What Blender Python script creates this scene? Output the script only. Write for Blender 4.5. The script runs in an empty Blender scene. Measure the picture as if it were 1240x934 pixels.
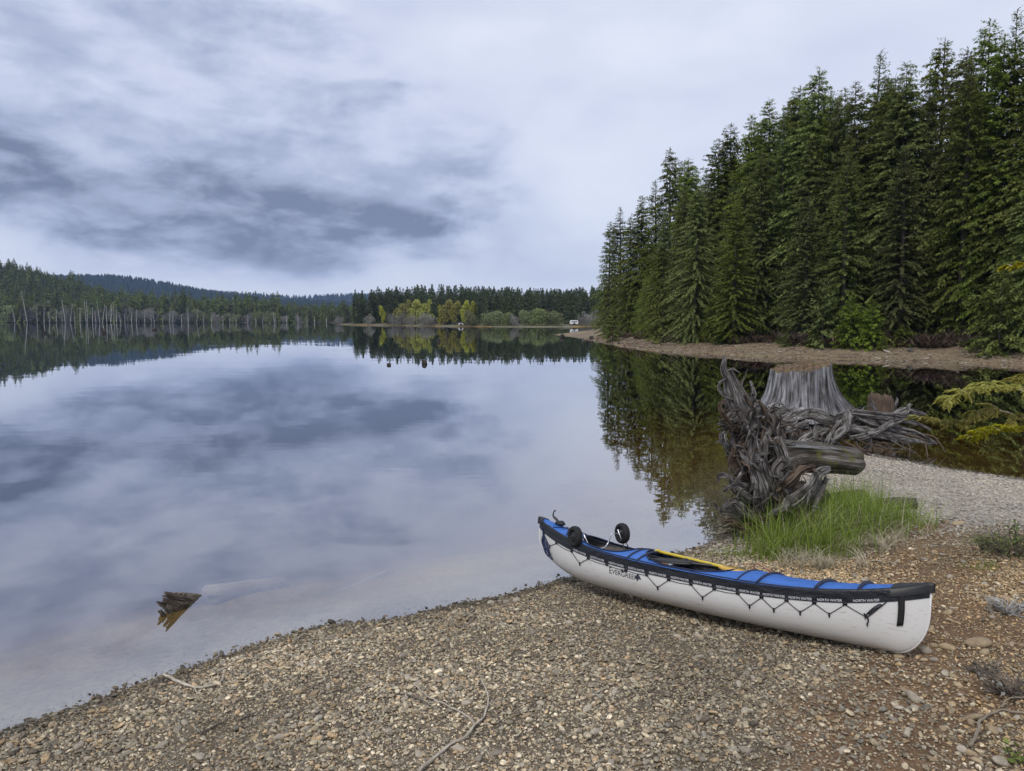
import bpy, math, random
import numpy as np
from mathutils import Vector, Matrix, Euler

R = math.radians
rng = np.random.default_rng(7)
random.seed(7)
scene = bpy.context.scene
col = scene.collection

# ---------------------------------------------------------------- camera
F, CX, CY = 930.0, 620.0, 467.0          # focal length and centre in photo pixels
HCAM = 3.15                              # eye height above the lake
PITCH = math.atan((CY - 386.5) / F)
cam_data = bpy.data.cameras.new('camera')
cam_data.sensor_width = 36.0
cam_data.sensor_fit = 'HORIZONTAL'
cam_data.lens = 36.0 * F / 1240.0
cam_data.clip_start = 0.05
cam_data.clip_end = 20000.0
cam = bpy.data.objects.new('camera', cam_data)
cam.location = (0, 0, HCAM)
cam.rotation_euler = (math.pi / 2 - PITCH, 0, 0)
col.objects.link(cam)
scene.camera = cam

# ---------------------------------------------------------------- render / exposure
scene.render.engine = 'CYCLES'
scene.cycles.use_denoising = True
scene.cycles.max_bounces = 8
scene.cycles.diffuse_bounces = 4
scene.cycles.glossy_bounces = 3
scene.cycles.transparent_max_bounces = 12
scene.cycles.volume_bounces = 0
scene.cycles.caustics_reflective = False
scene.cycles.caustics_refractive = False
scene.cycles.sample_clamp_indirect = 6.0
scene.view_settings.view_transform = 'Standard'
scene.view_settings.look = 'None'
scene.view_settings.exposure = 0.27
scene.view_settings.gamma = 1.0
scene.view_settings.use_curve_mapping = False

# ---------------------------------------------------------------- node helpers
class NT:
    def __init__(self, nt):
        self.nt = nt; self.n = nt.nodes; self.l = nt.links
    def put(self, sock, v):
        if isinstance(v, bpy.types.NodeSocket): self.l.new(v, sock)
        elif isinstance(v, bpy.types.Node): self.l.new(v.outputs[0], sock)
        else: sock.default_value = v
    def math(self, op, a, b=0.0, c=0.0, clamp=False):
        m = self.n.new('ShaderNodeMath'); m.operation = op; m.use_clamp = clamp
        self.put(m.inputs[0], a); self.put(m.inputs[1], b); self.put(m.inputs[2], c)
        return m.outputs[0]
    def vmath(self, op, a, b=(0, 0, 0), s=None):
        m = self.n.new('ShaderNodeVectorMath'); m.operation = op
        self.put(m.inputs[0], a)
        if op not in ('NORMALIZE',) and len(m.inputs) > 1: self.put(m.inputs[1], b)
        if s is not None: self.put(m.inputs['Scale'], s)
        return m.outputs['Value'] if op in ('LENGTH', 'DOT_PRODUCT', 'DISTANCE') else m.outputs[0]
    def comb(self, x, y, z):
        m = self.n.new('ShaderNodeCombineXYZ')
        self.put(m.inputs[0], x); self.put(m.inputs[1], y); self.put(m.inputs[2], z)
        return m.outputs[0]
    def sep(self, v):
        m = self.n.new('ShaderNodeSeparateXYZ'); self.put(m.inputs[0], v); return m.outputs
    def noise(self, vec, scale, detail=4, rough=0.5, dist=0.0, out='Fac'):
        m = self.n.new('ShaderNodeTexNoise'); self.put(m.inputs['Vector'], vec)
        m.inputs['Scale'].default_value = scale; m.inputs['Detail'].default_value = detail
        m.inputs['Roughness'].default_value = rough; m.inputs['Distortion'].default_value = dist
        return m.outputs[out]
    def smooth(self, v, a, b, lo=0.0, hi=1.0):
        m = self.n.new('ShaderNodeMapRange'); m.interpolation_type = 'SMOOTHSTEP'
        self.put(m.inputs['Value'], v)
        m.inputs['From Min'].default_value = a; m.inputs['From Max'].default_value = b
        m.inputs['To Min'].default_value = lo; m.inputs['To Max'].default_value = hi
        return m.outputs[0]
    def mix(self, f, a, b, mode='MIX'):
        m = self.n.new('ShaderNodeMix'); m.data_type = 'RGBA'; m.blend_type = mode
        self.put(m.inputs['Factor'], f)
        for s, v in ((m.inputs[6], a), (m.inputs[7], b)):
            if isinstance(v, tuple) and len(v) == 3: v = (*v, 1.0)
            self.put(s, v)
        return m.outputs[2]
    def ramp(self, f, stops):
        m = self.n.new('ShaderNodeValToRGB'); self.put(m.inputs[0], f)
        cr = m.color_ramp
        while len(cr.elements) < len(stops): cr.elements.new(0.5)
        for e, (p, c) in zip(cr.elements, stops):
            e.position = p; e.color = (*c, 1.0) if len(c) == 3 else c
        return m.outputs[0]
    def bump(self, h, strength, dist, normal=None):
        m = self.n.new('ShaderNodeBump'); m.inputs['Strength'].default_value = strength
        m.inputs['Distance'].default_value = dist; self.put(m.inputs['Height'], h)
        if normal is not None: self.put(m.inputs['Normal'], normal)
        return m.outputs[0]

# ---------------------------------------------------------------- world: overcast sky over a Nishita sky
SUN_EL, SUN_AZ = R(52), R(205)           # azimuth measured clockwise from +Y
world = bpy.data.worlds.new('World'); scene.world = world; world.use_nodes = True
W = NT(world.node_tree); W.n.clear()
sky = W.n.new('ShaderNodeTexSky'); sky.sky_type = 'NISHITA'; sky.sun_disc = False
sky.sun_elevation = SUN_EL; sky.sun_rotation = SUN_AZ
D = W.n.new('ShaderNodeTexCoord').outputs['Generated']
X, Y, Z = W.sep(D)
zc = W.math('MAXIMUM', Z, 0.0)
az = W.math('ARCTAN2', X, Y)
el = W.math('ARCSINE', W.math('MINIMUM', zc, 1.0))
Dn = W.vmath('ADD', W.vmath('MULTIPLY', D, (1.0, 1.0, 2.1)), (3.7, 1.2, 0.4))
n_big = W.noise(Dn, 2.2, 3, 0.5, 0.2)
n_mid = W.noise(Dn, 5.0, 7, 0.54, 0.25)
n_tex = W.noise(W.vmath('ADD', W.vmath('MULTIPLY', Dn, (1, 1, 1.35)), (9.1, 4.3, 2.0)), 7.0, 5, 0.50, 0.25)
n_fine = W.noise(Dn, 15.0, 6, 0.58, 0.3)
def blob(a0, e0, ra, re, tilt):
    da = W.math('SUBTRACT', az, R(a0)); de = W.math('SUBTRACT', el, R(e0))
    c, s = math.cos(R(tilt)), math.sin(R(tilt))
    p = W.math('ADD', W.math('MULTIPLY', da, c), W.math('MULTIPLY', de, s))
    r = W.math('SUBTRACT', W.math('MULTIPLY', de, c), W.math('MULTIPLY', da, s))
    p = W.math('DIVIDE', p, R(ra)); r = W.math('DIVIDE', r, R(re))
    return W.math('SUBTRACT', 1.0, W.math('ADD', W.math('MULTIPLY', p, p), W.math('MULTIPLY', r, r)))
wob = W.math('ADD', W.math('MULTIPLY', W.math('SUBTRACT', n_mid, 0.5), 1.7),
             W.math('MULTIPLY', W.math('SUBTRACT', n_tex, 0.5), 0.9))
m1 = W.smooth(W.math('ADD', blob(-22, 7.2, 20, 3.2, -7), wob), -0.25, 0.55)       # dark base of the cloud bank
m2 = W.smooth(W.math('ADD', blob(-26, 13.5, 23, 9.5, -8), wob), -0.30, 0.45)      # the bank above it
m4 = W.smooth(W.math('ADD', blob(-3, 8.5, 3.0, 1.4, -6), wob), 0.0, 0.9)
m5 = W.smooth(W.math('ADD', blob(6, 4.0, 18, 3.6, -4), wob), -0.4, 1.0)
puff = W.smooth(W.math('ADD', W.math('MULTIPLY', n_tex, 0.65), W.math('MULTIPLY', n_fine, 0.35)), 0.36, 0.62)
# overall mottling of the rest of the overcast
base = W.math('ADD', W.math('MULTIPLY_ADD', W.smooth(n_big, 0.32, 0.72), 0.30, 0.06),
              W.math('MULTIPLY', W.smooth(n_mid, 0.40, 0.75), 0.14))
dk = base
for mm_, w_, lo_ in ((m1, 0.36, 0.60), (m2, 0.42, 0.38), (m4, 0.18, 0.5), (m5, 0.12, 0.6)):
    dk = W.math('ADD', dk, W.math('MULTIPLY', mm_, W.math('MULTIPLY_ADD', puff, w_ * (1 - lo_), w_ * lo_)))
dk = W.math('ADD', dk, W.math('MULTIPLY', W.math('SUBTRACT', n_fine, 0.5), W.math('ADD', 0.06, W.math('MULTIPLY', W.math('MAXIMUM', m1, m2), 0.20))))
dk = W.math('MULTIPLY', dk, W.smooth(el, R(0.5), R(5.5), 0.30, 1.0))
ccol = W.ramp(dk, [(0.0, (0.72, 0.76, 0.855)), (0.35, (0.53, 0.575, 0.725)),
                   (0.62, (0.355, 0.405, 0.555)), (1.0, (0.16, 0.19, 0.285))])
clouds = W.vmath('SCALE', ccol, s=10.0)
skymix = W.mix(0.94, sky.outputs[0], clouds)
bg = W.n.new('ShaderNodeBackground'); bg.inputs['Strength'].default_value = 0.1
W.l.new(skymix, bg.inputs['Color'])
wo = W.n.new('ShaderNodeOutputWorld'); W.l.new(bg.outputs[0], wo.inputs['Surface'])

# ---------------------------------------------------------------- sun (behind cloud)
sl = bpy.data.lights.new('sun', 'SUN'); sl.energy = 1.5; sl.angle = R(16); sl.color = (1.0, 0.95, 0.88)
sun = bpy.data.objects.new('sun', sl); col.objects.link(sun)
sdir = Vector((math.sin(SUN_AZ) * math.cos(SUN_EL), math.cos(SUN_AZ) * math.cos(SUN_EL), math.sin(SUN_EL)))
sun.rotation_euler = sdir.to_track_quat('Z', 'Y').to_euler()
sun.location = (0, -20, 60)

# ---------------------------------------------------------------- pixel -> place
_cp, _sp = math.cos(PITCH), math.sin(PITCH)
def ray(px, py):
    u, v = (px - CX) / F, (CY - py) / F
    return np.array([u, _cp + v * _sp, -_sp + v * _cp])
def P(px, py, z=0.0):                     # where the ray meets the level z
    d = ray(px, py); t = (z - HCAM) / d[2]
    return np.array([d[0] * t, d[1] * t, z])
def PY(px, py, Yd):                       # where the ray reaches depth Yd
    d = ray(px, py); t = Yd / d[1]
    return np.array([d[0] * t, Yd, HCAM + d[2] * t])
# ---------------------------------------------------------------- mesh helpers
class MB:
    def __init__(self): self.v = []; self.f = []; self.uv = []; self.mi = []; self.n = 0
    def add(self, v, f, uv=None, mi=0):
        v = np.asarray(v, float).reshape(-1, 3)
        if uv is None: uv = np.zeros((len(v), 2))
        if not isinstance(f, list): f = [f]
        for ff in f:
            ff = np.asarray(ff, int)
            self.f.append(ff + self.n); self.mi.append(np.full(len(ff), mi))
        self.v.append(v); self.uv.append(np.asarray(uv, float)); self.n += len(v)
        return self
    def mesh(self, name, mats, smooth=True):
        me = bpy.data.meshes.new(name)
        V = np.concatenate(self.v); UV = np.concatenate(self.uv)
        loops = np.concatenate([f.ravel() for f in self.f])
        sizes = np.concatenate([np.full(len(f), f.shape[1]) for f in self.f])
        starts = np.concatenate([[0], np.cumsum(sizes)[:-1]])
        me.vertices.add(len(V)); me.vertices.foreach_set('co', V.ravel())
        me.loops.add(len(loops)); me.loops.foreach_set('vertex_index', loops.astype(np.int32))
        me.polygons.add(len(sizes)); me.polygons.foreach_set('loop_start', starts.astype(np.int32))
        me.update(calc_edges=True)
        me.polygons.foreach_set('use_smooth', np.full(len(sizes), smooth))
        me.polygons.foreach_set('material_index', np.concatenate(self.mi).astype(np.int32))
        ul = me.uv_layers.new(name='UVMap')
        ul.data.foreach_set('uv', UV[loops].ravel())
        for m in (mats if isinstance(mats, (list, tuple)) else [mats]): me.materials.append(m)
        me.update()
        return me
    def build(self, name, mats, parent=None, smooth=True, origin=None):
        if origin is not None:
            self.v = [v - np.asarray(origin) for v in self.v]
        o = bpy.data.objects.new(name, self.mesh(name, mats, smooth))
        col.objects.link(o)
        if parent is not None: o.parent = parent
        if origin is not None: o.location = origin
        return o

def tag(o, label=None, cat=None, group=None, kind=None):
    if label: o['label'] = label
    if cat: o['category'] = cat
    if group: o['group'] = group
    if kind: o['kind'] = kind
    return o
def thing(name, label, cat, loc=(0, 0, 0), rz=0.0, group=None):
    o = bpy.data.objects.new(name, None); col.objects.link(o)
    o.empty_display_size = 0.2
    o.location = loc; o.rotation_euler = (0, 0, rz)
    return tag(o, label, cat, group)

def spline(pts, vals, n):
    pts = np.asarray(pts, float); vals = np.asarray(vals, float)
    A = np.column_stack([pts, vals]); m = len(A)
    A = np.vstack([2 * A[0] - A[1], A, 2 * A[-1] - A[-2]])
    t = np.linspace(0, m - 1 - 1e-9, n); i = t.astype(int); f = (t - i)[:, None]
    p0, p1, p2, p3 = A[i], A[i + 1], A[i + 2], A[i + 3]
    r = 0.5 * (2 * p1 + (p2 - p0) * f + (2 * p0 - 5 * p1 + 4 * p2 - p3) * f ** 2 + (3 * p1 - p0 - 3 * p2 + p3) * f ** 3)
    return r[:, :3], np.maximum(r[:, 3], 1e-4)

def tube(mb, pts, rad, sides=8, gnarl=0.0, seed=0, cap=True, mi=0, flat=1.0, uvs=1.0):
    pts = np.asarray(pts, float); n = len(pts)
    rad = np.full(n, rad) if np.isscalar(rad) else np.asarray(rad, float)
    T = np.gradient(pts, axis=0); T /= np.linalg.norm(T, axis=1)[:, None] + 1e-12
    up = np.array([0, 0, 1.0]) if abs(T[0, 2]) < 0.9 else np.array([1.0, 0, 0])
    N = np.zeros_like(pts); a = np.cross(up, T[0]); N[0] = a / np.linalg.norm(a)
    for i in range(1, n):
        a = N[i - 1] - T[i] * np.dot(N[i - 1], T[i]); N[i] = a / (np.linalg.norm(a) + 1e-12)
    B = np.cross(T, N)
    th = np.linspace(0, 2 * np.pi, sides + 1)
    r = np.random.default_rng(seed)
    s = np.concatenate([[0], np.cumsum(np.linalg.norm(np.diff(pts, axis=0), axis=1))])
    k = np.ones((n, sides + 1))
    if gnarl > 0:
        if gnarl > 0.2:                                                  # stringy, split wood
            a = r.normal(0, 1, (7, sides)); a = np.stack([np.interp(np.linspace(0, 1, n), np.linspace(0, 1, 7), a[:, q]) for q in range(sides)], 1)
            k[:, :-1] += gnarl * 0.75 * a; k[:, -1] = k[:, 0]
        for fr in (2, 3, 5, 7):
            ph = r.uniform(0, 6.28) + np.cumsum(r.normal(0, 0.10, n))[:, None]
            k += gnarl * r.uniform(0.5, 1.2) * np.sin(fr * th[None] + ph) / (1 + 0.15 * fr)
        k *= 1 + gnarl * 0.35 * np.interp(np.linspace(0, 1, n), np.linspace(0, 1, 6), r.normal(0, 1, 6))[:, None]
    k = np.clip(k, 0.3, 2)
    V = pts[:, None] + (rad[:, None] * k)[..., None] * (np.cos(th)[None, :, None] * N[:, None] + flat * np.sin(th)[None, :, None] * B[:, None])
    V[:, -1] = V[:, 0]
    uv = np.zeros((n, sides + 1, 2)); uv[..., 0] = th[None] * rad.mean() * uvs; uv[..., 1] = s[:, None] * uvs
    i, j = np.meshgrid(np.arange(n - 1), np.arange(sides), indexing='ij')
    a = (i * (sides + 1) + j).ravel()
    quads = np.column_stack([a, a + 1, a + sides + 2, a + sides + 1])
    vv = V.reshape(-1, 3); uu = uv.reshape(-1, 2); fs = [quads]
    if cap:
        m = len(vv); vv = np.vstack([vv, pts[0], pts[-1]]); uu = np.vstack([uu, uu[0], uu[-1]])
        jj = np.arange(sides); e = (n - 1) * (sides + 1)
        fs.append(np.column_stack([jj + 1, jj, np.full(sides, m)]))
        fs.append(np.column_stack([e + jj, e + jj + 1, np.full(sides, m + 1)]))
    mb.add(vv, fs, uu, mi)
    return mb

def box(mb, c, s, rz=0.0, mi=0):
    x, y, z = np.array(s) / 2
    v = np.array([[-x, -y, -z], [x, -y, -z], [x, y, -z], [-x, y, -z], [-x, -y, z], [x, -y, z], [x, y, z], [-x, y, z]])
    cr, sr = math.cos(rz), math.sin(rz)
    v = np.column_stack([v[:, 0] * cr - v[:, 1] * sr, v[:, 0] * sr + v[:, 1] * cr, v[:, 2]]) + np.array(c)
    f = np.array([[0, 3, 2, 1], [4, 5, 6, 7], [0, 1, 5, 4], [1, 2, 6, 5], [2, 3, 7, 6], [3, 0, 4, 7]])
    mb.add(v, f, None, mi)

def sprays(mb, b, d, s, ln, wd, sag=0.0, uv=None, mi=0):
    """kite-shaped needle or leaf sprays: base b, direction d, side s"""
    n = len(b); ln = ln[:, None]; wd = wd[:, None]
    mid = b + d * ln * 0.45; tip = b + d * ln; tip[:, 2] -= sag * ln[:, 0]
    V = np.stack([b, mid + s * wd, tip, mid - s * wd], 1).reshape(-1, 3)
    f = np.arange(4 * n).reshape(-1, 4)
    if uv is None: uv = np.zeros((n, 2))
    mb.add(V, f, np.repeat(uv, 4, 0), mi)

def unit(v): return v / (np.linalg.norm(v, axis=-1, keepdims=True) + 1e-12)

def sdist(poly, x, y):
    """signed distance to polygon, positive inside"""
    poly = np.asarray(poly, float); sh = x.shape; x = x.ravel(); y = y.ravel()
    d = np.full(len(x), 1e18); ins = np.zeros(len(x), bool)
    for (ax, ay), (bx, by) in zip(poly, np.roll(poly, -1, 0)):
        ex, ey = bx - ax, by - ay
        t = np.clip(((x - ax) * ex + (y - ay) * ey) / (ex * ex + ey * ey), 0, 1)
        d = np.minimum(d, (x - ax - t * ex) ** 2 + (y - ay - t * ey) ** 2)
        c = ((ay > y) != (by > y)) & (x < ex * (y - ay) / (ey if ey else 1e-12) + ax)
        ins ^= c
    return (np.sqrt(d) * np.where(ins, 1, -1)).reshape(sh)

def vnoise(x, y, seed=0):
    """smooth 2-D value noise in 0..1"""
    r = np.random.default_rng(seed); G = r.random((256, 256))
    xi, yi = np.floor(x).astype(int), np.floor(y).astype(int); fx, fy = x - xi, y - yi
    fx = fx * fx * (3 - 2 * fx); fy = fy * fy * (3 - 2 * fy)
    g = lambda a, b: G[a % 256, b % 256]
    return (g(xi, yi) * (1 - fx) + g(xi + 1, yi) * fx) * (1 - fy) + (g(xi, yi + 1) * (1 - fx) + g(xi + 1, yi + 1) * fx) * fy
def fbm(x, y, seed=0, o=4):
    s = 0; a = 0.5
    for k in range(o): s = s + a * vnoise(x * 2 ** k, y * 2 ** k, seed + k); a *= 0.5
    return s / (1 - 0.5 ** o)
def sstep(a, b, x):
    t = np.clip((x - a) / (b - a), 0, 1); return t * t * (3 - 2 * t)

def copy_tree(o, parent=None):
    c = o.copy(); col.objects.link(c); c.parent = parent
    for ch in [k for k in bpy.data.objects if k.parent is o]: copy_tree(ch, c)
    return c

def scatter(name, pts, rot, scl, idx, colr, protos):
    """stuff made of instanced pieces (geometry nodes)"""
    me = bpy.data.meshes.new(name); n = len(pts)
    me.vertices.add(n); me.vertices.foreach_set('co', np.asarray(pts, float).ravel())
    for nm, arr in (('rot', rot), ('scl', scl), ('tint', colr)):
        a = me.attributes.new(nm, 'FLOAT_VECTOR', 'POINT'); a.data.foreach_set('vector', np.asarray(arr, float).ravel())
    a = me.attributes.new('idx', 'INT', 'POINT'); a.data.foreach_set('value', np.asarray(idx).astype(np.int32))
    me.update()
    o = bpy.data.objects.new(name, me); col.objects.link(o)
    cc = bpy.data.collections.new(name + '_pieces')
    for p in protos: cc.objects.link(p)
    g = bpy.data.node_groups.new(name + '_scatter', 'GeometryNodeTree')
    g.interface.new_socket('Geometry', in_out='INPUT', socket_type='NodeSocketGeometry')
    g.interface.new_socket('Geometry', in_out='OUTPUT', socket_type='NodeSocketGeometry')
    N, Lk = g.nodes, g.links
    gi, go = N.new('NodeGroupInput'), N.new('NodeGroupOutput')
    ci = N.new('GeometryNodeCollectionInfo'); ci.inputs['Collection'].default_value = cc
    ci.inputs['Separate Children'].default_value = True; ci.inputs['Reset Children'].default_value = True
    ip = N.new('GeometryNodeInstanceOnPoints'); ip.inputs['Pick Instance'].default_value = True
    def attr(nm, dt):
        a = N.new('GeometryNodeInputNamedAttribute'); a.data_type = dt; a.inputs['Name'].default_value = nm
        return a.outputs[0]
    er = N.new('FunctionNodeEulerToRotation'); Lk.new(attr('rot', 'FLOAT_VECTOR'), er.inputs[0])
    Lk.new(gi.outputs[0], ip.inputs['Points']); Lk.new(ci.outputs[0], ip.inputs['Instance'])
    Lk.new(attr('idx', 'INT'), ip.inputs['Instance Index'])
    Lk.new(er.outputs[0], ip.inputs['Rotation']); Lk.new(attr('scl', 'FLOAT_VECTOR'), ip.inputs['Scale'])
    Lk.new(ip.outputs[0], go.inputs[0])
    md = o.modifiers.new('scatter', 'NODES'); md.node_group = g
    return o
def proto(name, mb, mats, smooth=True):
    return bpy.data.objects.new(name, mb.mesh(name, mats, smooth))
# ---------------------------------------------------------------- materials
def mat(name, rough=0.8, spec=0.3):
    m = bpy.data.materials.new(name); m.use_nodes = True
    t = NT(m.node_tree); b = t.n['Principled BSDF']
    b.inputs['Roughness'].default_value = rough
    b.inputs['Specular IOR Level'].default_value = spec
    return m, t, b
def plain(name, c, rough=0.7, spec=0.3, metal=0.0, var=0.12, scale=30.0, bump=0.0):
    m, t, b = mat(name, rough, spec)
    tc = t.n.new('ShaderNodeTexCoord').outputs['Object']
    n = t.noise(tc, scale, 4, 0.6)
    lo = tuple(x * (1 - var * 2) for x in c); hi = tuple(min(1, x * (1 + var * 2)) for x in c)
    t.l.new(t.ramp(n, [(0.25, lo), (0.75, hi)]), b.inputs['Base Color'])
    b.inputs['Metallic'].default_value = metal
    if bump: t.l.new(t.bump(n, 0.6, bump), b.inputs['Normal'])
    return m
def foliage(name, dark, light, trans=0.25, rough=0.75):
    """needles or leaves: each spray its own tone (UV x), each plant its own tint"""
    m, t, b = mat(name, rough, 0.2)
    uv = t.sep(t.n.new('ShaderNodeUVMap').outputs[0])
    rnd = t.n.new('ShaderNodeObjectInfo').outputs['Random']
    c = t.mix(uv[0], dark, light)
    hs = t.n.new('ShaderNodeHueSaturation'); t.put(hs.inputs['Color'], c)
    t.put(hs.inputs['Value'], t.math('MULTIPLY_ADD', rnd, 0.55, 0.72))
    t.put(hs.inputs['Hue'], t.math('MULTIPLY_ADD', rnd, 0.03, 0.485))
    t.put(hs.inputs['Saturation'], t.math('MULTIPLY_ADD', t.math('FRACT', t.math('MULTIPLY', rnd, 7.3)), 0.3, 0.85))
    t.l.new(hs.outputs[0], b.inputs['Base Color'])
    tr = t.n.new('ShaderNodeBsdfTranslucent'); t.l.new(hs.outputs[0], tr.inputs['Color'])
    mx = t.n.new('ShaderNodeMixShader'); mx.inputs[0].default_value = trans
    t.l.new(b.outputs[0], mx.inputs[1]); t.l.new(tr.outputs[0], mx.inputs[2])
    t.l.new(mx.outputs[0], t.n['Material Output'].inputs['Surface'])
    return m
def wood(name, stops, su=26.0, sv=2.2, bump=0.012, moss=0.0, rough=0.85):
    """weathered wood: grain runs along the UV v direction"""
    m, t, b = mat(name, rough, 0.25)
    uv = t.n.new('ShaderNodeUVMap').outputs[0]
    ob = t.n.new('ShaderNodeTexCoord').outputs['Object']
    g = t.noise(t.vmath('MULTIPLY', uv, (su, sv, 1)), 1.0, 8, 0.62, 0.8)
    g2 = t.noise(t.vmath('MULTIPLY', uv, (su * 3, sv * 1.6, 1)), 1.0, 4, 0.6, 0.3)
    p = t.noise(ob, 3.5, 4, 0.6)
    h = t.math('ADD', t.math('MULTIPLY', g, 0.62), t.math('ADD', t.math('MULTIPLY', g2, 0.2), t.math('MULTIPLY', p, 0.18)))
    h = t.math('MULTIPLY_ADD', h, 2.3, -0.65)
    c = t.ramp(h, stops)
    if moss:
        mk = t.math('MULTIPLY', t.smooth(t.noise(ob, 5.0, 4, 0.6), 0.52, 0.66), moss)
        c = t.mix(mk, c, (0.10, 0.10, 0.02))
    t.l.new(c, b.inputs['Base Color'])
    t.l.new(t.bump(t.math('ADD', g, t.math('MULTIPLY', g2, 0.4)), 0.9, bump), b.inputs['Normal'])
    return m

M = {}
M['needle'] = foliage('conifer needles', (0.100, 0.128, 0.032), (0.265, 0.305, 0.085), 0.42)
M['needle_tip'] = foliage('hemlock needles', (0.118, 0.146, 0.034), (0.300, 0.335, 0.092), 0.42)
M['needle_bright'] = foliage('young conifer needles', (0.088, 0.122, 0.024), (0.235, 0.275, 0.062))
M['needle_far'] = foliage('far conifer needles', (0.050, 0.070, 0.033), (0.14, 0.17, 0.068), 0.2)
M['needle_ridge'] = foliage('ridge conifer needles', (0.018, 0.028, 0.022), (0.045, 0.062, 0.04), 0.1)
M['needle_left'] = foliage('far slope conifer needles', (0.085, 0.115, 0.035), (0.24, 0.27, 0.085), 0.2)
M['leaf_yellow'] = foliage('spring leaves', (0.25, 0.26, 0.05), (0.55, 0.52, 0.14), 0.35)
M['leaf_olive'] = foliage('olive spring leaves', (0.15, 0.18, 0.07), (0.34, 0.37, 0.17), 0.35)
M['twig_grey'] = foliage('bare grey twigs', (0.17, 0.165, 0.145), (0.38, 0.37, 0.33), 0.1)
M['twig_red'] = foliage('bare reddish brush', (0.05, 0.038, 0.028), (0.17, 0.125, 0.09), 0.1)
M['cedar'] = foliage('cedar sprays', (0.25, 0.255, 0.03), (0.56, 0.53, 0.10), 0.4)
M['grass'] = foliage('grass blades', (0.11, 0.16, 0.028), (0.33, 0.40, 0.10), 0.35, 0.6)
M['straw'] = foliage('dry straw', (0.34, 0.29, 0.17), (0.72, 0.65, 0.46), 0.2)
M['bark'] = wood('conifer bark', [(0.3, (0.04, 0.032, 0.026)), (0.7, (0.14, 0.115, 0.095))], 12, 3, 0.02)
M['snag'] = wood('bleached snag', [(0.2, (0.28, 0.27, 0.25)), (0.8, (0.62, 0.60, 0.57))], 9, 0.6, 0.01)
M['stump'] = wood('grey stump wood', [(0.28, (0.022, 0.019, 0.018)), (0.45, (0.12, 0.115, 0.115)), (0.62, (0.28, 0.28, 0.29)), (0.85, (0.52, 0.52, 0.55))], 11, 0.7, 0.05)
M['stump_top'] = wood('stump top', [(0.3, (0.05, 0.033, 0.02)), (0.7, (0.20, 0.135, 0.085))], 9, 9, 0.02, 0.8)
M['root'] = wood('grey root', [(0.26, (0.014, 0.011, 0.009)), (0.50, (0.115, 0.104, 0.094)), (0.84, (0.48, 0.465, 0.455))], 60, 5, 0.02)
M['root_dark'] = wood('dark root', [(0.3, (0.02, 0.016, 0.013)), (0.52, (0.075, 0.062, 0.052)), (0.8, (0.20, 0.175, 0.155))], 70, 4, 0.014)
M['root_brown'] = wood('brown root', [(0.3, (0.04, 0.028, 0.02)), (0.8, (0.20, 0.145, 0.105))], 70, 4, 0.012)
M['log'] = wood('mossy log', [(0.3, (0.02, 0.017, 0.014)), (0.55, (0.085, 0.072, 0.058)), (0.80, (0.24, 0.225, 0.21))], 18, 1.4, 0.02, 0.75)
M['log_dark'] = wood('wet dark log', [(0.3, (0.016, 0.014, 0.013)), (0.7, (0.10, 0.085, 0.07))], 16, 2, 0.015)
M['drift'] = wood('driftwood', [(0.2, (0.02, 0.015, 0.011)), (0.5, (0.14, 0.112, 0.082)), (0.8, (0.36, 0.30, 0.235))], 40, 3, 0.012)
M['twig'] = wood('pale stick', [(0.3, (0.24, 0.20, 0.15)), (0.7, (0.58, 0.52, 0.42))], 60, 8, 0.002)
M['sunken'] = wood('silted sunken wood', [(0.2, (0.17, 0.14, 0.10)), (0.8, (0.34, 0.29, 0.22))], 30, 3, 0.004)
M['twig_dark'] = wood('brown stick', [(0.3, (0.06, 0.05, 0.04)), (0.7, (0.22, 0.18, 0.14))], 60, 8, 0.002)

# gravel pieces: tint comes with each piece
m, t, b = mat('pebble', 0.72, 0.3)
at = t.n.new('ShaderNodeAttribute'); at.attribute_type = 'INSTANCER'; at.attribute_name = 'tint'
ob = t.n.new('ShaderNodeTexCoord').outputs['Object']
nz = t.noise(ob, 2.4, 5, 0.65)
t.l.new(t.mix(1.0, at.outputs['Color'], t.ramp(nz, [(0.36, (0.55, 0.55, 0.55)), (0.64, (1.3, 1.27, 1.22))]), 'MULTIPLY'), b.inputs['Base Color'])
M['pebble'] = m
def stone_mat(name, c):
    m, t, b = mat(name, 0.75, 0.3)
    ob = t.n.new('ShaderNodeTexCoord').outputs['Object']; rnd = t.n.new('ShaderNodeObjectInfo').outputs['Random']
    n = t.noise(ob, 2.2, 6, 0.65); n2 = t.noise(ob, 14, 3, 0.6)
    h = t.math('ADD', t.math('MULTIPLY', n, 0.7), t.math('MULTIPLY', n2, 0.3))
    cc = t.ramp(h, [(0.3, tuple(x * 0.6 for x in c)), (0.7, tuple(x * 1.25 for x in c))])
    hs = t.n.new('ShaderNodeHueSaturation'); t.put(hs.inputs['Color'], cc)
    t.put(hs.inputs['Value'], t.math('MULTIPLY_ADD', rnd, 0.6, 0.7))
    t.l.new(hs.outputs[0], b.inputs['Base Color'])
    t.l.new(t.bump(n2, 0.5, 0.03), b.inputs['Normal'])
    return m
M['stone_tan'] = stone_mat('tan stone', (0.42, 0.32, 0.20))
M['stone_grey'] = stone_mat('grey stone', (0.40, 0.345, 0.265))
M['stone_wet'] = stone_mat('wet dark stone', (0.13, 0.115, 0.09))

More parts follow.
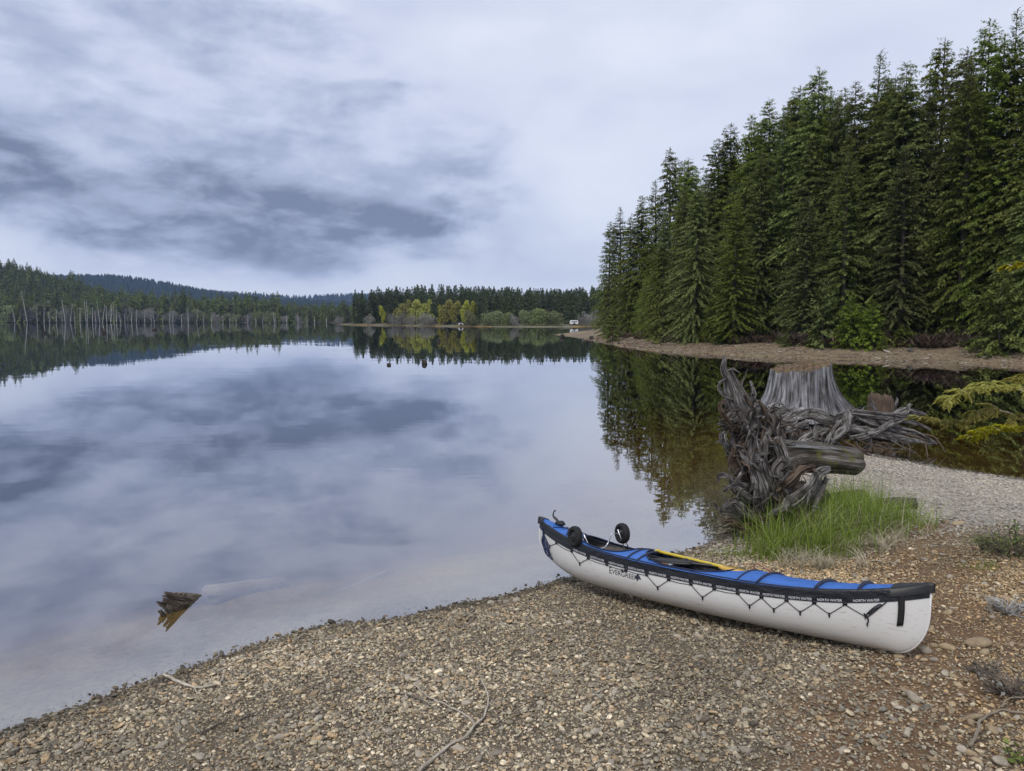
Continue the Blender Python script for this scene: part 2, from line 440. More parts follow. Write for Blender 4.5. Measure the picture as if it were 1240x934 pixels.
# ground: zone colour per vertex, noise on top
m, t, b = mat('ground', 0.9, 0.2)
vc = t.n.new('ShaderNodeVertexColor'); vc.layer_name = 'zone'
pos = t.n.new('ShaderNodeNewGeometry').outputs['Position']
n1 = t.noise(pos, 55, 4, 0.7); n2 = t.noise(pos, 1.3, 5, 0.6); n3 = t.noise(pos, 16, 5, 0.65)
h = t.math('ADD', t.math('MULTIPLY', n1, 0.45), t.math('ADD', t.math('MULTIPLY', n2, 0.3), t.math('MULTIPLY', n3, 0.35)))
t.l.new(t.mix(1.0, vc.outputs[0], t.ramp(h, [(0.42, (0.35, 0.33, 0.31)), (0.68, (1.6, 1.56, 1.5))]), 'MULTIPLY'), b.inputs['Base Color'])
t.l.new(t.bump(t.math('ADD', t.math('MULTIPLY', n1, 0.5), n3), 0.8, 0.012), b.inputs['Normal'])
M['ground'] = m

# lake: clear brown water, mirror at low angles
m = bpy.data.materials.new('lake water'); m.use_nodes = True
t = NT(m.node_tree); t.n.clear()
out = t.n.new('ShaderNodeOutputMaterial')
geo = t.n.new('ShaderNodeNewGeometry')
pos = geo.outputs['Position']
px_, py_, pz_ = t.sep(pos)
cat = t.smooth(t.noise(t.vmath('MULTIPLY', pos, (0.035, 0.09, 1)), 1.0, 3, 0.5, 0.4), 0.46, 0.66)     # cat's-paw patches
r1 = t.noise(t.vmath('MULTIPLY', pos, (1.6, 4.2, 1)), 1.0, 3, 0.55, 0.3, out='Color')
r2 = t.noise(t.vmath('MULTIPLY', pos, (0.18, 0.5, 1)), 1.0, 2, 0.5, 0.2, out='Color')
amp = t.math('MULTIPLY_ADD', cat, 0.016, 0.004)
d1 = t.vmath('SCALE', t.vmath('MULTIPLY', t.vmath('SUBTRACT', r1, (0.5, 0.5, 0.5)), (0.5, 1.0, 0)), s=amp)
d2 = t.vmath('SCALE', t.vmath('MULTIPLY', t.vmath('SUBTRACT', r2, (0.5, 0.5, 0.5)), (0.5, 1.0, 0)), s=0.006)
nrm = t.vmath('NORMALIZE', t.vmath('ADD', geo.outputs['Normal'], t.vmath('ADD', d1, d2)))
ci = t.math('ABSOLUTE', t.vmath('DOT_PRODUCT', nrm, geo.outputs['Incoming']))      # the same from above and below
fr = t.math('MULTIPLY_ADD', t.math('POWER', t.math('SUBTRACT', 1.0, ci, clamp=True), 2.9), 0.81, 0.19)
gl = t.n.new('ShaderNodeBsdfGlossy'); gl.inputs['Roughness'].default_value = 0.0
gl.inputs['Color'].default_value = (0.93, 0.94, 0.97, 1)
t.l.new(nrm, gl.inputs['Normal'])
tp = t.n.new('ShaderNodeBsdfTransparent'); tp.inputs['Color'].default_value = (0.97, 0.95, 0.90, 1)
mx = t.n.new('ShaderNodeMixShader')
t.l.new(fr, mx.inputs[0]); t.l.new(tp.outputs[0], mx.inputs[1]); t.l.new(gl.outputs[0], mx.inputs[2])
t.l.new(mx.outputs[0], out.inputs['Surface'])
va = t.n.new('ShaderNodeVolumeAbsorption'); va.inputs['Color'].default_value = (0.56, 0.46, 0.14, 1); va.inputs['Density'].default_value = 0.75
t.l.new(va.outputs[0], out.inputs['Volume'])
M['water'] = m
# ---------------------------------------------------------------- terrain
def W2(l): return [tuple(P(px, py)[:2]) for px, py in l]
shoreA = W2([(0, 886), (81, 860), (152, 836), (210, 817), (264, 795), (339, 773), (406, 756), (468, 750), (552, 733), (610, 721),
             (651, 711), (688, 700), (740, 692), (790, 677), (837, 665), (862, 656), (872, 645), (884, 622), (905, 592), (935, 562),
             (975, 548), (1010, 544), (1031, 543.5), (1062, 551), (1100, 560), (1140, 567), (1178, 573), (1240, 581)])
polyA = [(-60, -45), (-16, -6), (-8.5, 1.0), (-6.2, 3.0)] + shoreA + [(12, 12.6), (15, 11.5), (20, 11), (34, 14), (60, 10), (90, -45)]
shoreB = W2([(1500, 455), (1240, 443), (1180, 441), (1120, 438), (1060, 437), (1000, 434.5), (920, 432), (861, 428.5), (820, 427), (791, 424.5), (770, 422.5), (755, 420),
             (740, 417), (725, 413.5), (703, 411), (716, 408.6), (690, 406.6), (668, 405.6), (690, 404.6), (725, 403.4)])
polyB = [(330, 20), (70, 42)] + shoreB + [(40, 190), (70, 215), (330, 230)]
shoreC = W2([(402, 392.8), (417, 394), (450, 394.2), (480, 394.6), (516, 395.1), (560, 395.8), (603, 396), (650, 396.1), (690, 396), (740, 395.6), (800, 394.5)])
polyC = [(-105, 640)] + shoreC + [(330, 300), (330, 640)]
shoreD = [(-1500, 560), (-900, 640), (-560, 640), (-430, 655), (-330, 650), (-250, 665), (-170, 655), (-120, 668), (-40, 660), (60, 655), (350, 640)]
polyD = shoreD + [(350, 4000), (-1500, 4000)]

RIDGE_U = np.array([-1.6, -0.9, -0.667, -0.62, -0.56, -0.51, -0.45, -0.39, -0.34, -0.30, -0.26, -0.2, 0.3])
RIDGE_H = np.array([66, 64, 54, 44, 28, 14, 9, 5, 3, 3, 3, 3, 3.0])
def ground_z(x, y):
    x = np.asarray(x, float); y = np.asarray(y, float); sh = np.broadcast(x, y).shape
    x = np.broadcast_to(x, sh).ravel(); y = np.broadcast_to(y, sh).ravel()
    sA, sB, sC, sD = (sdist(p, x, y) for p in (polyA, polyB, polyC, polyD))
    jitter = (fbm(x * 0.9 + 5, y * 0.9, 3) - 0.5) * 0.35
    a = np.where(np.abs(y) < 30, sA + jitter, sA)
    zA = np.where(a > 0, np.minimum(0.068 * a, 0.45 + 0.02 * a), np.where(a > -2.2, 0.14 * a, -0.308 + (0.30 - 0.262 * sstep(0.5, 3.0, x)) * np.maximum(a + 2.2, -14) + 0.3 * np.minimum(a + 16.2, 0)))
    zA = zA + 0.05 * np.clip(x - 4.0, 0, 6) * sstep(1.0, 3.0, a) * sstep(13, 8, y)      # low bank at the edge of the beach
    zA = zA + (1.15 * sstep(3.4, 0.8, np.hypot(x, y)))                                   # the knoll the picture is taken from
    near = (np.abs(x) < 15) & (y < 20) & (y > 0)
    zA = zA + near * (a > -1) * ((fbm(x * 2.2, y * 2.2, 11) - 0.5) * 0.05 + (fbm(x * 9, y * 9, 17) - 0.5) * 0.018) * sstep(0.0, 1.0, a)
    b = sB + (fbm(x * 0.2, y * 0.2, 5) - 0.5) * 2.0
    zB = np.where(b > 0, np.minimum(0.15 * b, 1.0 + 0.05 * b), 0.16 * b)
    zB = zB + (b > 0) * (fbm(x * 0.5, y * 0.5, 9) - 0.5) * 0.35 * sstep(0, 4, b)
    zC = np.where(sC > 0, np.minimum(0.10 * sC, 1.0 + 0.03 * sC), 0.15 * sC)
    u = x / np.maximum(y, 1.0)
    hD = np.interp(u, RIDGE_U, RIDGE_H) * (0.85 + 0.3 * fbm(x / 90, y / 90, 21))
    zD = np.where(sD > 0, np.minimum(0.06 * sD, 1.2) + hD * sstep(5, 260, sD), 0.15 * sD)
    z = np.maximum(np.maximum(zA, zB), np.maximum(zC, zD))
    return np.maximum(z, -4.0 - 1.0 * (fbm(x * 0.05, y * 0.05, 31))).reshape(sh)
def gz(x, y): return float(ground_z(np.array([x]), np.array([y]))[0])

def path_mask(x, y):
    """bare brown soil of the trodden path: 1 on the path"""
    a = P(1090, 640, 0.25)[:2]; b_ = P(1150, 760, 0.3)[:2]; c = P(1080, 934, 0.3)[:2]
    d = np.full(np.shape(x), 9.0)
    for (p, q_) in ((a, b_), (b_, c)):
        e = q_ - p; t_ = np.clip(((x - p[0]) * e[0] + (y - p[1]) * e[1]) / (e @ e), 0, 1)
        d = np.minimum(d, np.hypot(x - p[0] - t_ * e[0], y - p[1] - t_ * e[1]))
    return sstep(1.15, 0.25, d + (fbm(x * 2.0, y * 2.0, 41) - 0.5) * 1.1)

def axis(fine0, fine1, step, mid0, mid1, mstep, lo, hi, g=1.12):
    xs = list(np.arange(fine0, fine1, step))
    v, s = fine1, step
    while v < hi: xs.append(v); s = min(s * g, mstep) if v < mid1 else s * g; v += s
    xs.append(hi); v, s = fine0, step
    left = []
    while v > lo: s = min(s * g, mstep) if v > mid0 else s * g; v -= s; left.append(max(v, lo))
    return np.unique(np.array(left + xs))
gx = axis(-5.5, 9.5, 0.09, -5.6, 40, 0.9, -2700, 2700)
gy = axis(3.0, 17.0, 0.09, 0, 140, 0.9, -140, 4300)
GX, GY = np.meshgrid(gx, gy)
GZ = ground_z(GX, GY)
nx, ny = len(gx), len(gy)
ii, jj = np.meshgrid(np.arange(ny - 1), np.arange(nx - 1), indexing='ij'); a0 = (ii * nx + jj).ravel()
mb = MB(); mb.add(np.column_stack([GX.ravel(), GY.ravel(), GZ.ravel()]), np.column_stack([a0, a0 + 1, a0 + nx + 1, a0 + nx]))
ground = mb.build('ground', M['ground']); tag(ground, kind='structure')
# zone colours
x, y, z = GX.ravel(), GY.ravel(), GZ.ravel()
sA, sB, sC, sD = (sdist(p, x, y) for p in (polyA, polyB, polyC, polyD))
C = np.tile(np.array([0.25, 0.185, 0.075]), (len(x), 1))                      # lake bed: brown silt
def zone(mask, c):
    mask = np.clip(mask, 0, 1)[:, None]; C[:] = C * (1 - mask) + np.array(c) * mask
zone(sstep(-2.2, -0.2, sA), (0.19, 0.17, 0.13))
zone(sstep(-0.05, 0.1, sA), (0.125, 0.104, 0.076))
zone(sstep(0.0, 0.5, sA) * sstep(4.0, 5.5, x) * sstep(9.5, 11, y), (0.36, 0.335, 0.29))     # pale gravel spit
zone((sA > 0.1) * path_mask(x, y) * (y < 13), (0.15, 0.096, 0.055))
zone((sA > 0.1) * sstep(4.4, 5.4, x) * sstep(10.5, 9, y), (0.18, 0.12, 0.068))
zone(sstep(-1.0, 0.3, sB), (0.20, 0.162, 0.108)); zone(sstep(-0.5, 0.3, sB) * sstep(0.45, 0.62, fbm(x * 0.12 + y * 0.9, y * 0.12 - x * 0.1 + 3, 52)), (0.17, 0.125, 0.085))
zone(sstep(6.0, 9.0, sB + 3 * (fbm(x * 0.3, y * 0.3, 51) - 0.5)), (0.055, 0.042, 0.03))
zone(sstep(-1, 0.5, sC), (0.17, 0.165, 0.11)); zone(sstep(5, 9, sC), (0.06, 0.055, 0.03))
zone(sstep(-1, 0.5, sD), (0.30, 0.27, 0.23)); zone(sstep(4, 9, sD), (0.055, 0.055, 0.032))
ca = ground.data.color_attributes.new('zone', 'FLOAT_COLOR', 'POINT')
ca.data.foreach_set('color', np.column_stack([C, np.ones(len(C))]).ravel())

# ---------------------------------------------------------------- lake
mb = MB(); box(mb, (-100, 1150, -3.5), (4800, 2500, 7.0))
tag(mb.build('lake_water', M['water'], smooth=False), kind='structure')

# ---------------------------------------------------------------- far hills
def hill(prof, y0, depth, seed, wob):
    us = np.linspace(prof[0][0], prof[-1][0], 90); pu, pv = zip(*prof)
    hh = np.interp(us, [(p - CX) / F for p in pu] if abs(pu[0]) > 5 else pu, pv)
    us_w = us
    ts = np.linspace(0, 1, 14)
    V = []
    for t_ in ts:
        yy = y0 + depth * t_
        zz = hh * np.sin(min(t_ * 1.25, 1) * math.pi / 2) * (0.9 + 0.2 * fbm(us_w * 9, np.full_like(us_w, t_ * 3), seed)) - 4
        V.append(np.column_stack([us_w * yy, np.full_like(us_w, yy), zz]))
    V = np.array(V); n1, n2 = V.shape[:2]
    i_, j_ = np.meshgrid(np.arange(n1 - 1), np.arange(n2 - 1), indexing='ij'); a_ = (i_ * n2 + j_).ravel()
    m_ = MB(); m_.add(V.reshape(-1, 3), np.column_stack([a_, a_ + 1, a_ + n2 + 1, a_ + n2]))
    return m_, V
HILLS = []
def pxu(l): return [((p - CX) / F, (386.5 - yy) / F) for p, yy in l]
for yc, prof in ((2500, [(-500, 344), (-100, 340), (60, 338), (135, 339), (190, 345), (260, 357), (330, 366), (480, 376)]),
                 (3600, [(-200, 352), (120, 352), (200, 352), (280, 357), (330, 360), (380, 361), (420, 359), (470, 358), (560, 364), (900, 360), (1500, 345)])):
    pr = [(u_, e * yc + 4) for u_, e in pxu(prof)]
    m_, V = hill(pr, yc - 500, 620, 61 + yc, 0)
    o = m_.build('hill', M['ground']); tag(o, kind='structure')
    ca = o.data.color_attributes.new('zone', 'FLOAT_COLOR', 'POINT')
    ca.data.foreach_set('color', np.tile([0.02, 0.03, 0.024, 1.0], len(o.data.vertices)))
    HILLS.append(V)
# ---------------------------------------------------------------- conifers
def conifer(seed, Ht, Rr, base=0.04, step=0.42, nb=6, spray=0.40, gap=0.12, shape=0.85, rise=0.35, hang=0.35, sparse=0.0, wk=0.16):
    r = np.random.default_rng(seed)
    zb = base * Ht; zs = []
    z_ = zb
    while z_ < Ht - 0.25: zs.append(z_); z_ += step * r.uniform(0.7, 1.3) * (1.0 if z_ < 0.85 * Ht else 0.6)
    bz, ba, bl, be = [], [], [], []
    asym = r.uniform(0, 6.28)
    lev = 1 + 0.28 * (np.interp(np.array(zs) / Ht, np.linspace(0, 1, 16), r.uniform(-1, 1, 16)))
    for z_, lv in zip(zs, lev):
        t_ = (z_ - zb) / (Ht - zb)
        L = Rr * (1 - t_) ** shape * min(1.0, 0.62 + t_ * 2.2) * lv + 0.12 + 0.22 * (1 - t_) ** 0.3 * t_
        k = max(4, int(round(nb * (1.0 if t_ < 0.8 else 0.8)))); off = r.uniform(0, 6.28)
        for i in range(k):
            if r.random() < 0.08 + sparse * (1 - t_): continue
            a = off + 6.283 * i / k + r.normal(0, 0.25)
            bz.append(z_ + r.uniform(-0.3, 0.3)); ba.append(a)
            bl.append(L * r.uniform(0.62, 1.18) * (1 + 0.15 * math.cos(a - asym)))
            be.append(rise * (t_ ** 0.8) * 1.8 - 0.22 * (1 - t_) + r.normal(0, 0.07))
    bz, ba, bl, be = map(np.array, (bz, ba, bl, be))
    cnt = np.maximum(7, (bl / gap * np.where(bz > 0.75 * Ht, 1.5, 1)).astype(int)); br = np.repeat(np.arange(len(bz)), cnt)
    N = len(br); f = r.uniform(0.12, 1.0, N) ** 0.8
    L = bl[br]; rad = f * L
    droop = hang * rad ** 2 / (L + 0.6)
    ca_, sa_ = np.cos(ba[br]), np.sin(ba[br])
    radial = np.column_stack([ca_, sa_, np.zeros(N)]); tang = np.column_stack([-sa_, ca_, np.zeros(N)])
    b = radial * rad[:, None]; b[:, 2] = bz[br] + rad * np.tan(be[br]) - droop + r.normal(0, 0.04, N)
    sgn = r.choice([-1.0, 1.0], N)
    fan = (1 - f) * 0.9 + 0.35
    d = unit(radial * 0.55 + tang * (sgn * fan * r.uniform(0.4, 1.2, N))[:, None] + np.array([0, 0, 1]) * (np.tan(be[br]) * 0.6 - 0.30 - hang * f * 0.8 + r.normal(0, 0.38, N))[:, None])
    s = unit(np.cross(d, np.array([0, 0, 1.0])) + r.normal(0, 0.35, (N, 3)))
    ln = spray * r.uniform(0.6, 1.35, N) * (0.75 + 0.5 * (1 - f)) * np.clip(L / 1.0, 0.45, 1.15)
    wd = ln * wk * r.uniform(0.8, 1.3, N)
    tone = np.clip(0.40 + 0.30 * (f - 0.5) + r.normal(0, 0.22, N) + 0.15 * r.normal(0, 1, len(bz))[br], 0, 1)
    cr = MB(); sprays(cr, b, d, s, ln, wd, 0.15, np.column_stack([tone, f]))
    # leader
    n2 = 14; zz = Ht - r.uniform(0, 0.8, n2); aa = r.uniform(0, 6.28, n2)
    d2 = unit(np.column_stack([np.cos(aa) * 0.5, np.sin(aa) * 0.5, np.full(n2, 0.9)]))
    sprays(cr, np.column_stack([np.zeros(n2), np.zeros(n2), zz]), d2, unit(np.cross(d2, [0.3, 0.2, 1.0])), np.full(n2, spray * 0.9), np.full(n2, spray * 0.12), 0, np.column_stack([np.full(n2, 0.5)] * 2))
    tk = MB(); hz = np.linspace(-0.6, Ht, 14)
    bend = r.normal(0, 0.02 * Ht / 10, 2)
    pts = np.column_stack([bend[0] * np.sin(hz / Ht * 3), bend[1] * np.sin(hz / Ht * 2.2), hz])
    tube(tk, pts, np.maximum(0.013 * Ht * (1 - hz / Ht) ** 0.85, 0.012), 8, 0.04, seed)
    k = r.choice(len(bz), min(len(bz), 60 if Ht > 12 else 16), replace=False)          # bare limbs near the trunk
    for i in k:
        rr = np.linspace(0, bl[i] * 0.8, 4)
        pp = np.column_stack([np.cos(ba[i]) * rr, np.sin(ba[i]) * rr, bz[i] + rr * math.tan(be[i]) - hang * rr ** 2 / (bl[i] + 0.6)])
        tube(tk, pp, np.linspace(0.035, 0.008, 4) * Ht / 22, 4, 0, 0, False)
    return tk, cr

def tree_proto(kind, args, needle, nm='conifer_tree'):
    tk, cr = conifer(**args)
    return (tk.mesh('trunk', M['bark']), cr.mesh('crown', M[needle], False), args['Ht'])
def place_tree(pr, x, y, h, rz, label, cat, group, name='conifer_tree', z=None, wide=1.0, lean=(0, 0)):
    tm, cm, h0 = pr; s = h / h0
    o = thing(name, label, cat, (x, y, (gz(x, y) if z is None else z) - 0.05), rz, group)
    o.rotation_euler = (lean[0], lean[1], rz)
    o.scale = (s * wide, s * wide, s)
    for nm, me in (('trunk', tm), ('crown', cm)):
        c = bpy.data.objects.new(nm, me); col.objects.link(c); c.parent = o
    return o

NEAR = [tree_proto('n', dict(seed=s_, Ht=24, Rr=r_, base=b_, step=0.30, nb=8, spray=0.27, gap=0.050, wk=0.2, shape=sh_ * 0.86, rise=ri_, hang=hg_, sparse=sp_), nd)
        for s_, r_, b_, sh_, ri_, hg_, sp_, nd in (
            (1, 3.8, 0.03, 0.80, 0.30, 0.42, 0.05, 'needle'), (2, 3.4, 0.05, 0.85, 0.35, 0.38, 0.15, 'needle'),
            (3, 4.1, 0.02, 0.75, 0.25, 0.50, 0.0, 'needle_tip'), (4, 3.0, 0.08, 0.90, 0.40, 0.34, 0.25, 'needle'),
            (5, 3.8, 0.02, 0.70, 0.28, 0.46, 0.05, 'needle_tip'), (6, 3.5, 0.06, 0.95, 0.36, 0.36, 0.12, 'needle'))]
YOUNG = [tree_proto('y', dict(seed=s_, Ht=5, Rr=1.7, base=0.02, step=0.22, nb=6, spray=0.24, gap=0.035, shape=0.8, rise=0.4, hang=0.25, wk=0.2), 'needle_bright') for s_ in (21, 22)]
FAR = [tree_proto('f', dict(seed=s_, Ht=17, Rr=r_, base=0.04, step=0.8, nb=5, spray=1.15, gap=0.28, shape=sh_, rise=0.3, hang=0.3, wk=0.2), nd)
       for s_, r_, sh_, nd in ((31, 2.7, 0.85, 'needle_far'), (32, 2.2, 0.95, 'needle_far'), (33, 3.0, 0.75, 'needle_far'))]
FARL = [tree_proto('f', dict(seed=s_, Ht=20, Rr=r_, base=0.04, step=1.0, nb=5, spray=1.5, gap=0.36, shape=sh_, rise=0.3, hang=0.3, wk=0.22), nd)
        for s_, r_, sh_, nd in ((41, 3.2, 0.85, 'needle_left'), (42, 2.6, 0.95, 'needle_left'), (43, 3.6, 0.75, 'needle_left'))]

# --- tall stand on the wooded point: trees that make the skyline (column, top row, depth)
sky_trees = [(738, 268, 128), (752, 250, 118), (764, 262, 112), (778, 236, 112), (797, 218, 108), (815, 178, 106), (838, 190, 100), (852, 205, 96),
             (868, 168, 94), (886, 149, 92), (906, 160, 90), (913, 138, 86), (937, 119, 84), (952, 128, 80), (965, 103, 82), (991, 80, 78), (1005, 108, 75), (1020, 108, 76),
             (1042, 98, 72), (1060, 63, 74), (1085, 92, 70), (1098, 74, 69), (1128, 88, 68), (1146, 46, 70), (1165, 60, 66), (1178, 72, 63),
             (1201, 22, 66), (1222, 40, 62), (1238, 10, 62), (1262, 25, 60), (1290, 20, 58)]
gB = 'tall conifers of the stand on the wooded point'
lB = 'tall dark green conifer in the dense stand on the wooded point'
k = 0
for px_c, py_t, Yd in sky_trees:
    p = PY(px_c, py_t, Yd); zg = gz(p[0], p[1])
    lab, g_ = ('tall pointed conifer whose top breaks the skyline of the wooded point', 'conifers on the skyline of the wooded point')
    if k == 0: lab, g_ = 'dark conifer with a ragged edge at the outer end of the wooded point', None
    pr = NEAR[(k * 5 + k // 3) % 6]
    place_tree(pr, p[0], p[1], max(p[2] - zg, 10), rng.uniform(0, 6.28), lab, 'tree', g_, wide=rng.uniform(1.0, 1.3), lean=tuple(rng.normal(0, 0.012, 2)))
    k += 1
# --- front rows along the bank and fill behind
skx = np.array([s_[0] for s_ in sky_trees]); sky_y = np.array([s_[1] for s_ in sky_trees])
sB_line = np.array(shoreB[1:15]); seg = np.linalg.norm(np.diff(sB_line, axis=0), axis=1); cum = np.concatenate([[0], np.cumsum(seg)])
def shore_pt(line, cum_, s_, off):
    x_ = np.interp(s_, cum_, line[:, 0]); y_ = np.interp(s_, cum_, line[:, 1])
    x2 = np.interp(s_ + 1, cum_, line[:, 0]); y2 = np.interp(s_ + 1, cum_, line[:, 1])
    dx, dy = x2 - x_, y2 - y_; n_ = math.hypot(dx, dy) + 1e-9
    return x_ + dy / n_ * off, y_ - dx / n_ * off
def spx(x_, y_): return CX + F * x_ / (y_ * _cp)        # rough photo column
placed = []
for off0, spacing, hf0, hf1 in ((6.6, 3.2, 0.5, 0.86), (12.5, 3.6, 0.74, 0.95), (17, 4.6, 0.80, 0.98), (24, 4.2, 0.72, 0.88)):
    s_ = 1.0
    while s_ < cum[-1] - 8:
        x_, y_ = shore_pt(sB_line, cum, s_ + rng.uniform(-0.8, 0.8), off0 + rng.uniform(-1.4, 1.4))
        s_ += spacing * rng.uniform(0.75, 1.3)
        c_ = spx(x_, y_)
        if c_ > 1300 or c_ < 748 or any((x_ - a_) ** 2 + (y_ - b_) ** 2 < 5 for a_, b_ in placed): continue
        placed.append((x_, y_))
        top = np.interp(c_, skx, sky_y)
        hmax = (386.5 - top) / F * y_ + HCAM - gz(x_, y_)
        h_ = hmax * rng.uniform(hf0, hf1)
        if off0 < 9 and rng.random() < 0.28: h_ *= rng.uniform(0.4, 0.7)
        pr = NEAR[rng.choice([0, 2, 4, 2, 5, 1])]
        lo_ = h_ < 14
        place_tree(pr, x_, y_, h_, rng.uniform(0, 6.28), 'low broad conifer at the front edge of the stand on the wooded point' if lo_ else (lB if off0 > 9 else 'full conifer with boughs to the ground in the front row above the sandy bank'), 'tree', 'low conifers at the edge of the stand' if lo_ else (gB if off0 > 9 else 'front row of conifers above the sandy bank'), wide=rng.uniform(1.1, 1.45) * (1.25 if h_ < 14 else 1), lean=tuple(rng.normal(0, 0.012, 2)))
def bank_pt(c_, b_):
    d = ray(c_, b_); ts = np.linspace(25, 160, 1600); q_ = np.outer(ts, d); hit = np.nonzero(HCAM + q_[:, 2] < ground_z(q_[:, 0], q_[:, 1]))[0]
    k_ = hit[0] if len(hit) else len(ts) - 1
    p = q_[k_].copy(); p[2] = gz(p[0], p[1]); return p
# --- bright young trees at the edge of the bank
for px_c, py_t, py_b, v in ((996, 338, 408, 0), (1030, 358, 410, 1), (1056, 362, 409, 0), (1210, 322, 408, 1), (803, 340, 405, 0), (880, 368, 406, 1), (742, 372, 407, 0)):
    Yd = np.interp(px_c, [700, 755, 861, 1000, 1240], [130, 94, 77, 66, 55])
    p = PY(px_c, py_b, Yd); zg = gz(p[0], p[1]); h_ = PY(px_c, py_t, Yd)[2] - zg
    place_tree(YOUNG[v], p[0], p[1], h_, rng.uniform(0, 6.28), 'bright yellow-green young conifer at the edge of the wooded bank', 'tree', 'young conifers along the bank', name='young_conifer', wide=1.1)

# --- green undergrowth at the foot of the stand
for k in range(26):
    s_ = rng.uniform(2, cum[-1] - 8); x_, y_ = shore_pt(sB_line, cum, s_, rng.uniform(4.6, 6.6))
    if not 730 < spx(x_, y_) < 1260: continue
    place_tree(YOUNG[k % 2], x_, y_, rng.uniform(0.9, 2.2), rng.uniform(0, 6.28), 'knee-high green sapling in the undergrowth at the foot of the stand', 'sapling', 'undergrowth at the foot of the stand', name='sapling', wide=rng.uniform(1.3, 1.9))

# --- conifers on the far shore (middle distance)
gC = 'conifers along the far shore'; lC = 'dark conifer in the even stand on the far shore'
topC = lambda c_: np.interp(c_, [400, 415, 440, 480, 520, 560, 600, 640, 680, 720, 760], [372, 356, 352, 351, 348, 349, 351, 352, 353, 349, 346])
shC = np.array(shoreC); cumC = np.concatenate([[0], np.cumsum(np.linalg.norm(np.diff(shC, axis=0), axis=1))])
def fill_C(n, o0, o1, lo, hi, keep):
    got = []
    while len(got) < n:
        s_ = rng.uniform(0, cumC[-1]); x_, y_ = shore_pt(shC, cumC, s_, -rng.uniform(o0, o1))
        c_ = spx(x_, y_)
        if not (400 < c_ < 765) or sdist(polyC, np.array([x_]), np.array([y_]))[0] < 4: continue
        if any((x_ - a_) ** 2 + (y_ - b_) ** 2 < keep for a_, b_, *_ in got): continue
        zg = gz(x_, y_); h_ = max(((386.5 - topC(c_)) / F * y_ + HCAM - zg) * rng.uniform(lo, hi), 6)
        got.append((x_, y_, zg, min(h_, 24)))
    return got
for x_, y_, zg, h_ in fill_C(115, 9, 34, 0.68, 0.98, 7):
    place_tree(FAR[rng.integers(3)], x_, y_, h_, rng.uniform(0, 6.28), lC, 'tree', gC, z=zg, wide=rng.uniform(0.85, 1.15))
def one_mesh(pr, nm, k):
    me_t, me_c, h0 = pr
    mb_ = MB()
    for me, mi in ((me_t, 0), (me_c, 1)):
        v = np.empty(len(me.vertices) * 3); me.vertices.foreach_get('co', v); v = v.reshape(-1, 3)
        uvl = np.empty(len(me.loops) * 2); me.uv_layers[0].data.foreach_get('uv', uvl); uvl = uvl.reshape(-1, 2)
        li = np.empty(len(me.loops), np.int32); me.loops.foreach_get('vertex_index', li)
        uv = np.zeros((len(v), 2)); uv[li] = uvl
        sz = np.array([p_.loop_total for p_ in me.polygons]); st = np.cumsum(sz) - sz
        fs = [np.array([li[s0:s0 + kk] for s0 in st[sz == kk]]) for kk in (3, 4) if (sz == kk).any()]
        mb_.add(v / h0, fs, uv, mi)
    return proto('%s_%02d' % (nm, k), mb_, [me_t.materials[0], me_c.materials[0]], False)
fC = [one_mesh(p_, 'far_conifer', i) for i, p_ in enumerate(FAR)]
g_ = np.array(fill_C(620, 28, 170, 0.62, 1.08, 5))
n_ = len(g_)
w_ = g_[:, 3] * rng.uniform(0.9, 1.25, n_)
tag(scatter('far_forest', np.column_stack([g_[:, :2], g_[:, 2] - 0.1]), np.column_stack([np.zeros(n_), np.zeros(n_), rng.uniform(0, 6.28, n_)]),
            np.column_stack([w_, w_, g_[:, 3]]), rng.integers(0, 3, n_), np.ones((n_, 3)), fC), 'dark conifer forest filling the low rise behind the far shore', 'forest', kind='stuff')

# --- conifers on the left hillside
lD = 'dark conifer at the foot of the wooded hillside'; gD = 'conifers at the foot of the hillside'
def pts_D(n, umin, umax, o0, o1, keep):
    got = np.zeros((0, 2))
    while len(got) < n:
        m_ = 4000; u_ = rng.uniform(umin, umax, m_); s0 = rng.uniform(o0, o1, m_); y_ = 645 + s0; x_ = u_ * y_
        ok = sdist(polyD, x_, y_) > 10
        c_ = np.column_stack([x_, y_])[ok]
        if keep:
            for q_ in c_:
                if len(got) >= n: break
                if len(got) == 0 or ((got - q_) ** 2).sum(1).min() > keep: got = np.vstack([got, q_])
        else: got = np.vstack([got, c_])[:n]
    return got[:n]
fr = pts_D(80, -0.70, -0.19, 15, 70, 60)
for x_, y_ in fr:
    place_tree(FARL[rng.integers(3)], x_, y_, rng.uniform(13, 20), rng.uniform(0, 6.28), lD, 'tree', gD, wide=rng.uniform(0.9, 1.2))
fD = [one_mesh(p_, 'hillside_conifer', i) for i, p_ in enumerate(FARL)]
g_ = pts_D(5200, -0.95, 0.02, 12, 420, 0); n_ = len(g_); zg = ground_z(g_[:, 0], g_[:, 1]); h_ = rng.uniform(11, 20, n_) * np.where(rng.random(n_) < 0.12, 1.4, 1) * np.where(g_[:, 0] / g_[:, 1] > -0.3, 0.72, 1)
w_ = h_ * rng.uniform(0.9, 1.3, n_)
tag(scatter('hillside_forest', np.column_stack([g_, zg - 0.2]), np.column_stack([np.zeros(n_), np.zeros(n_), rng.uniform(0, 6.28, n_)]),
            np.column_stack([w_, w_, h_]), rng.integers(0, 3, n_), np.ones((n_, 3)), fD), 'mixed green conifer forest covering the low hillside', 'forest', kind='stuff')
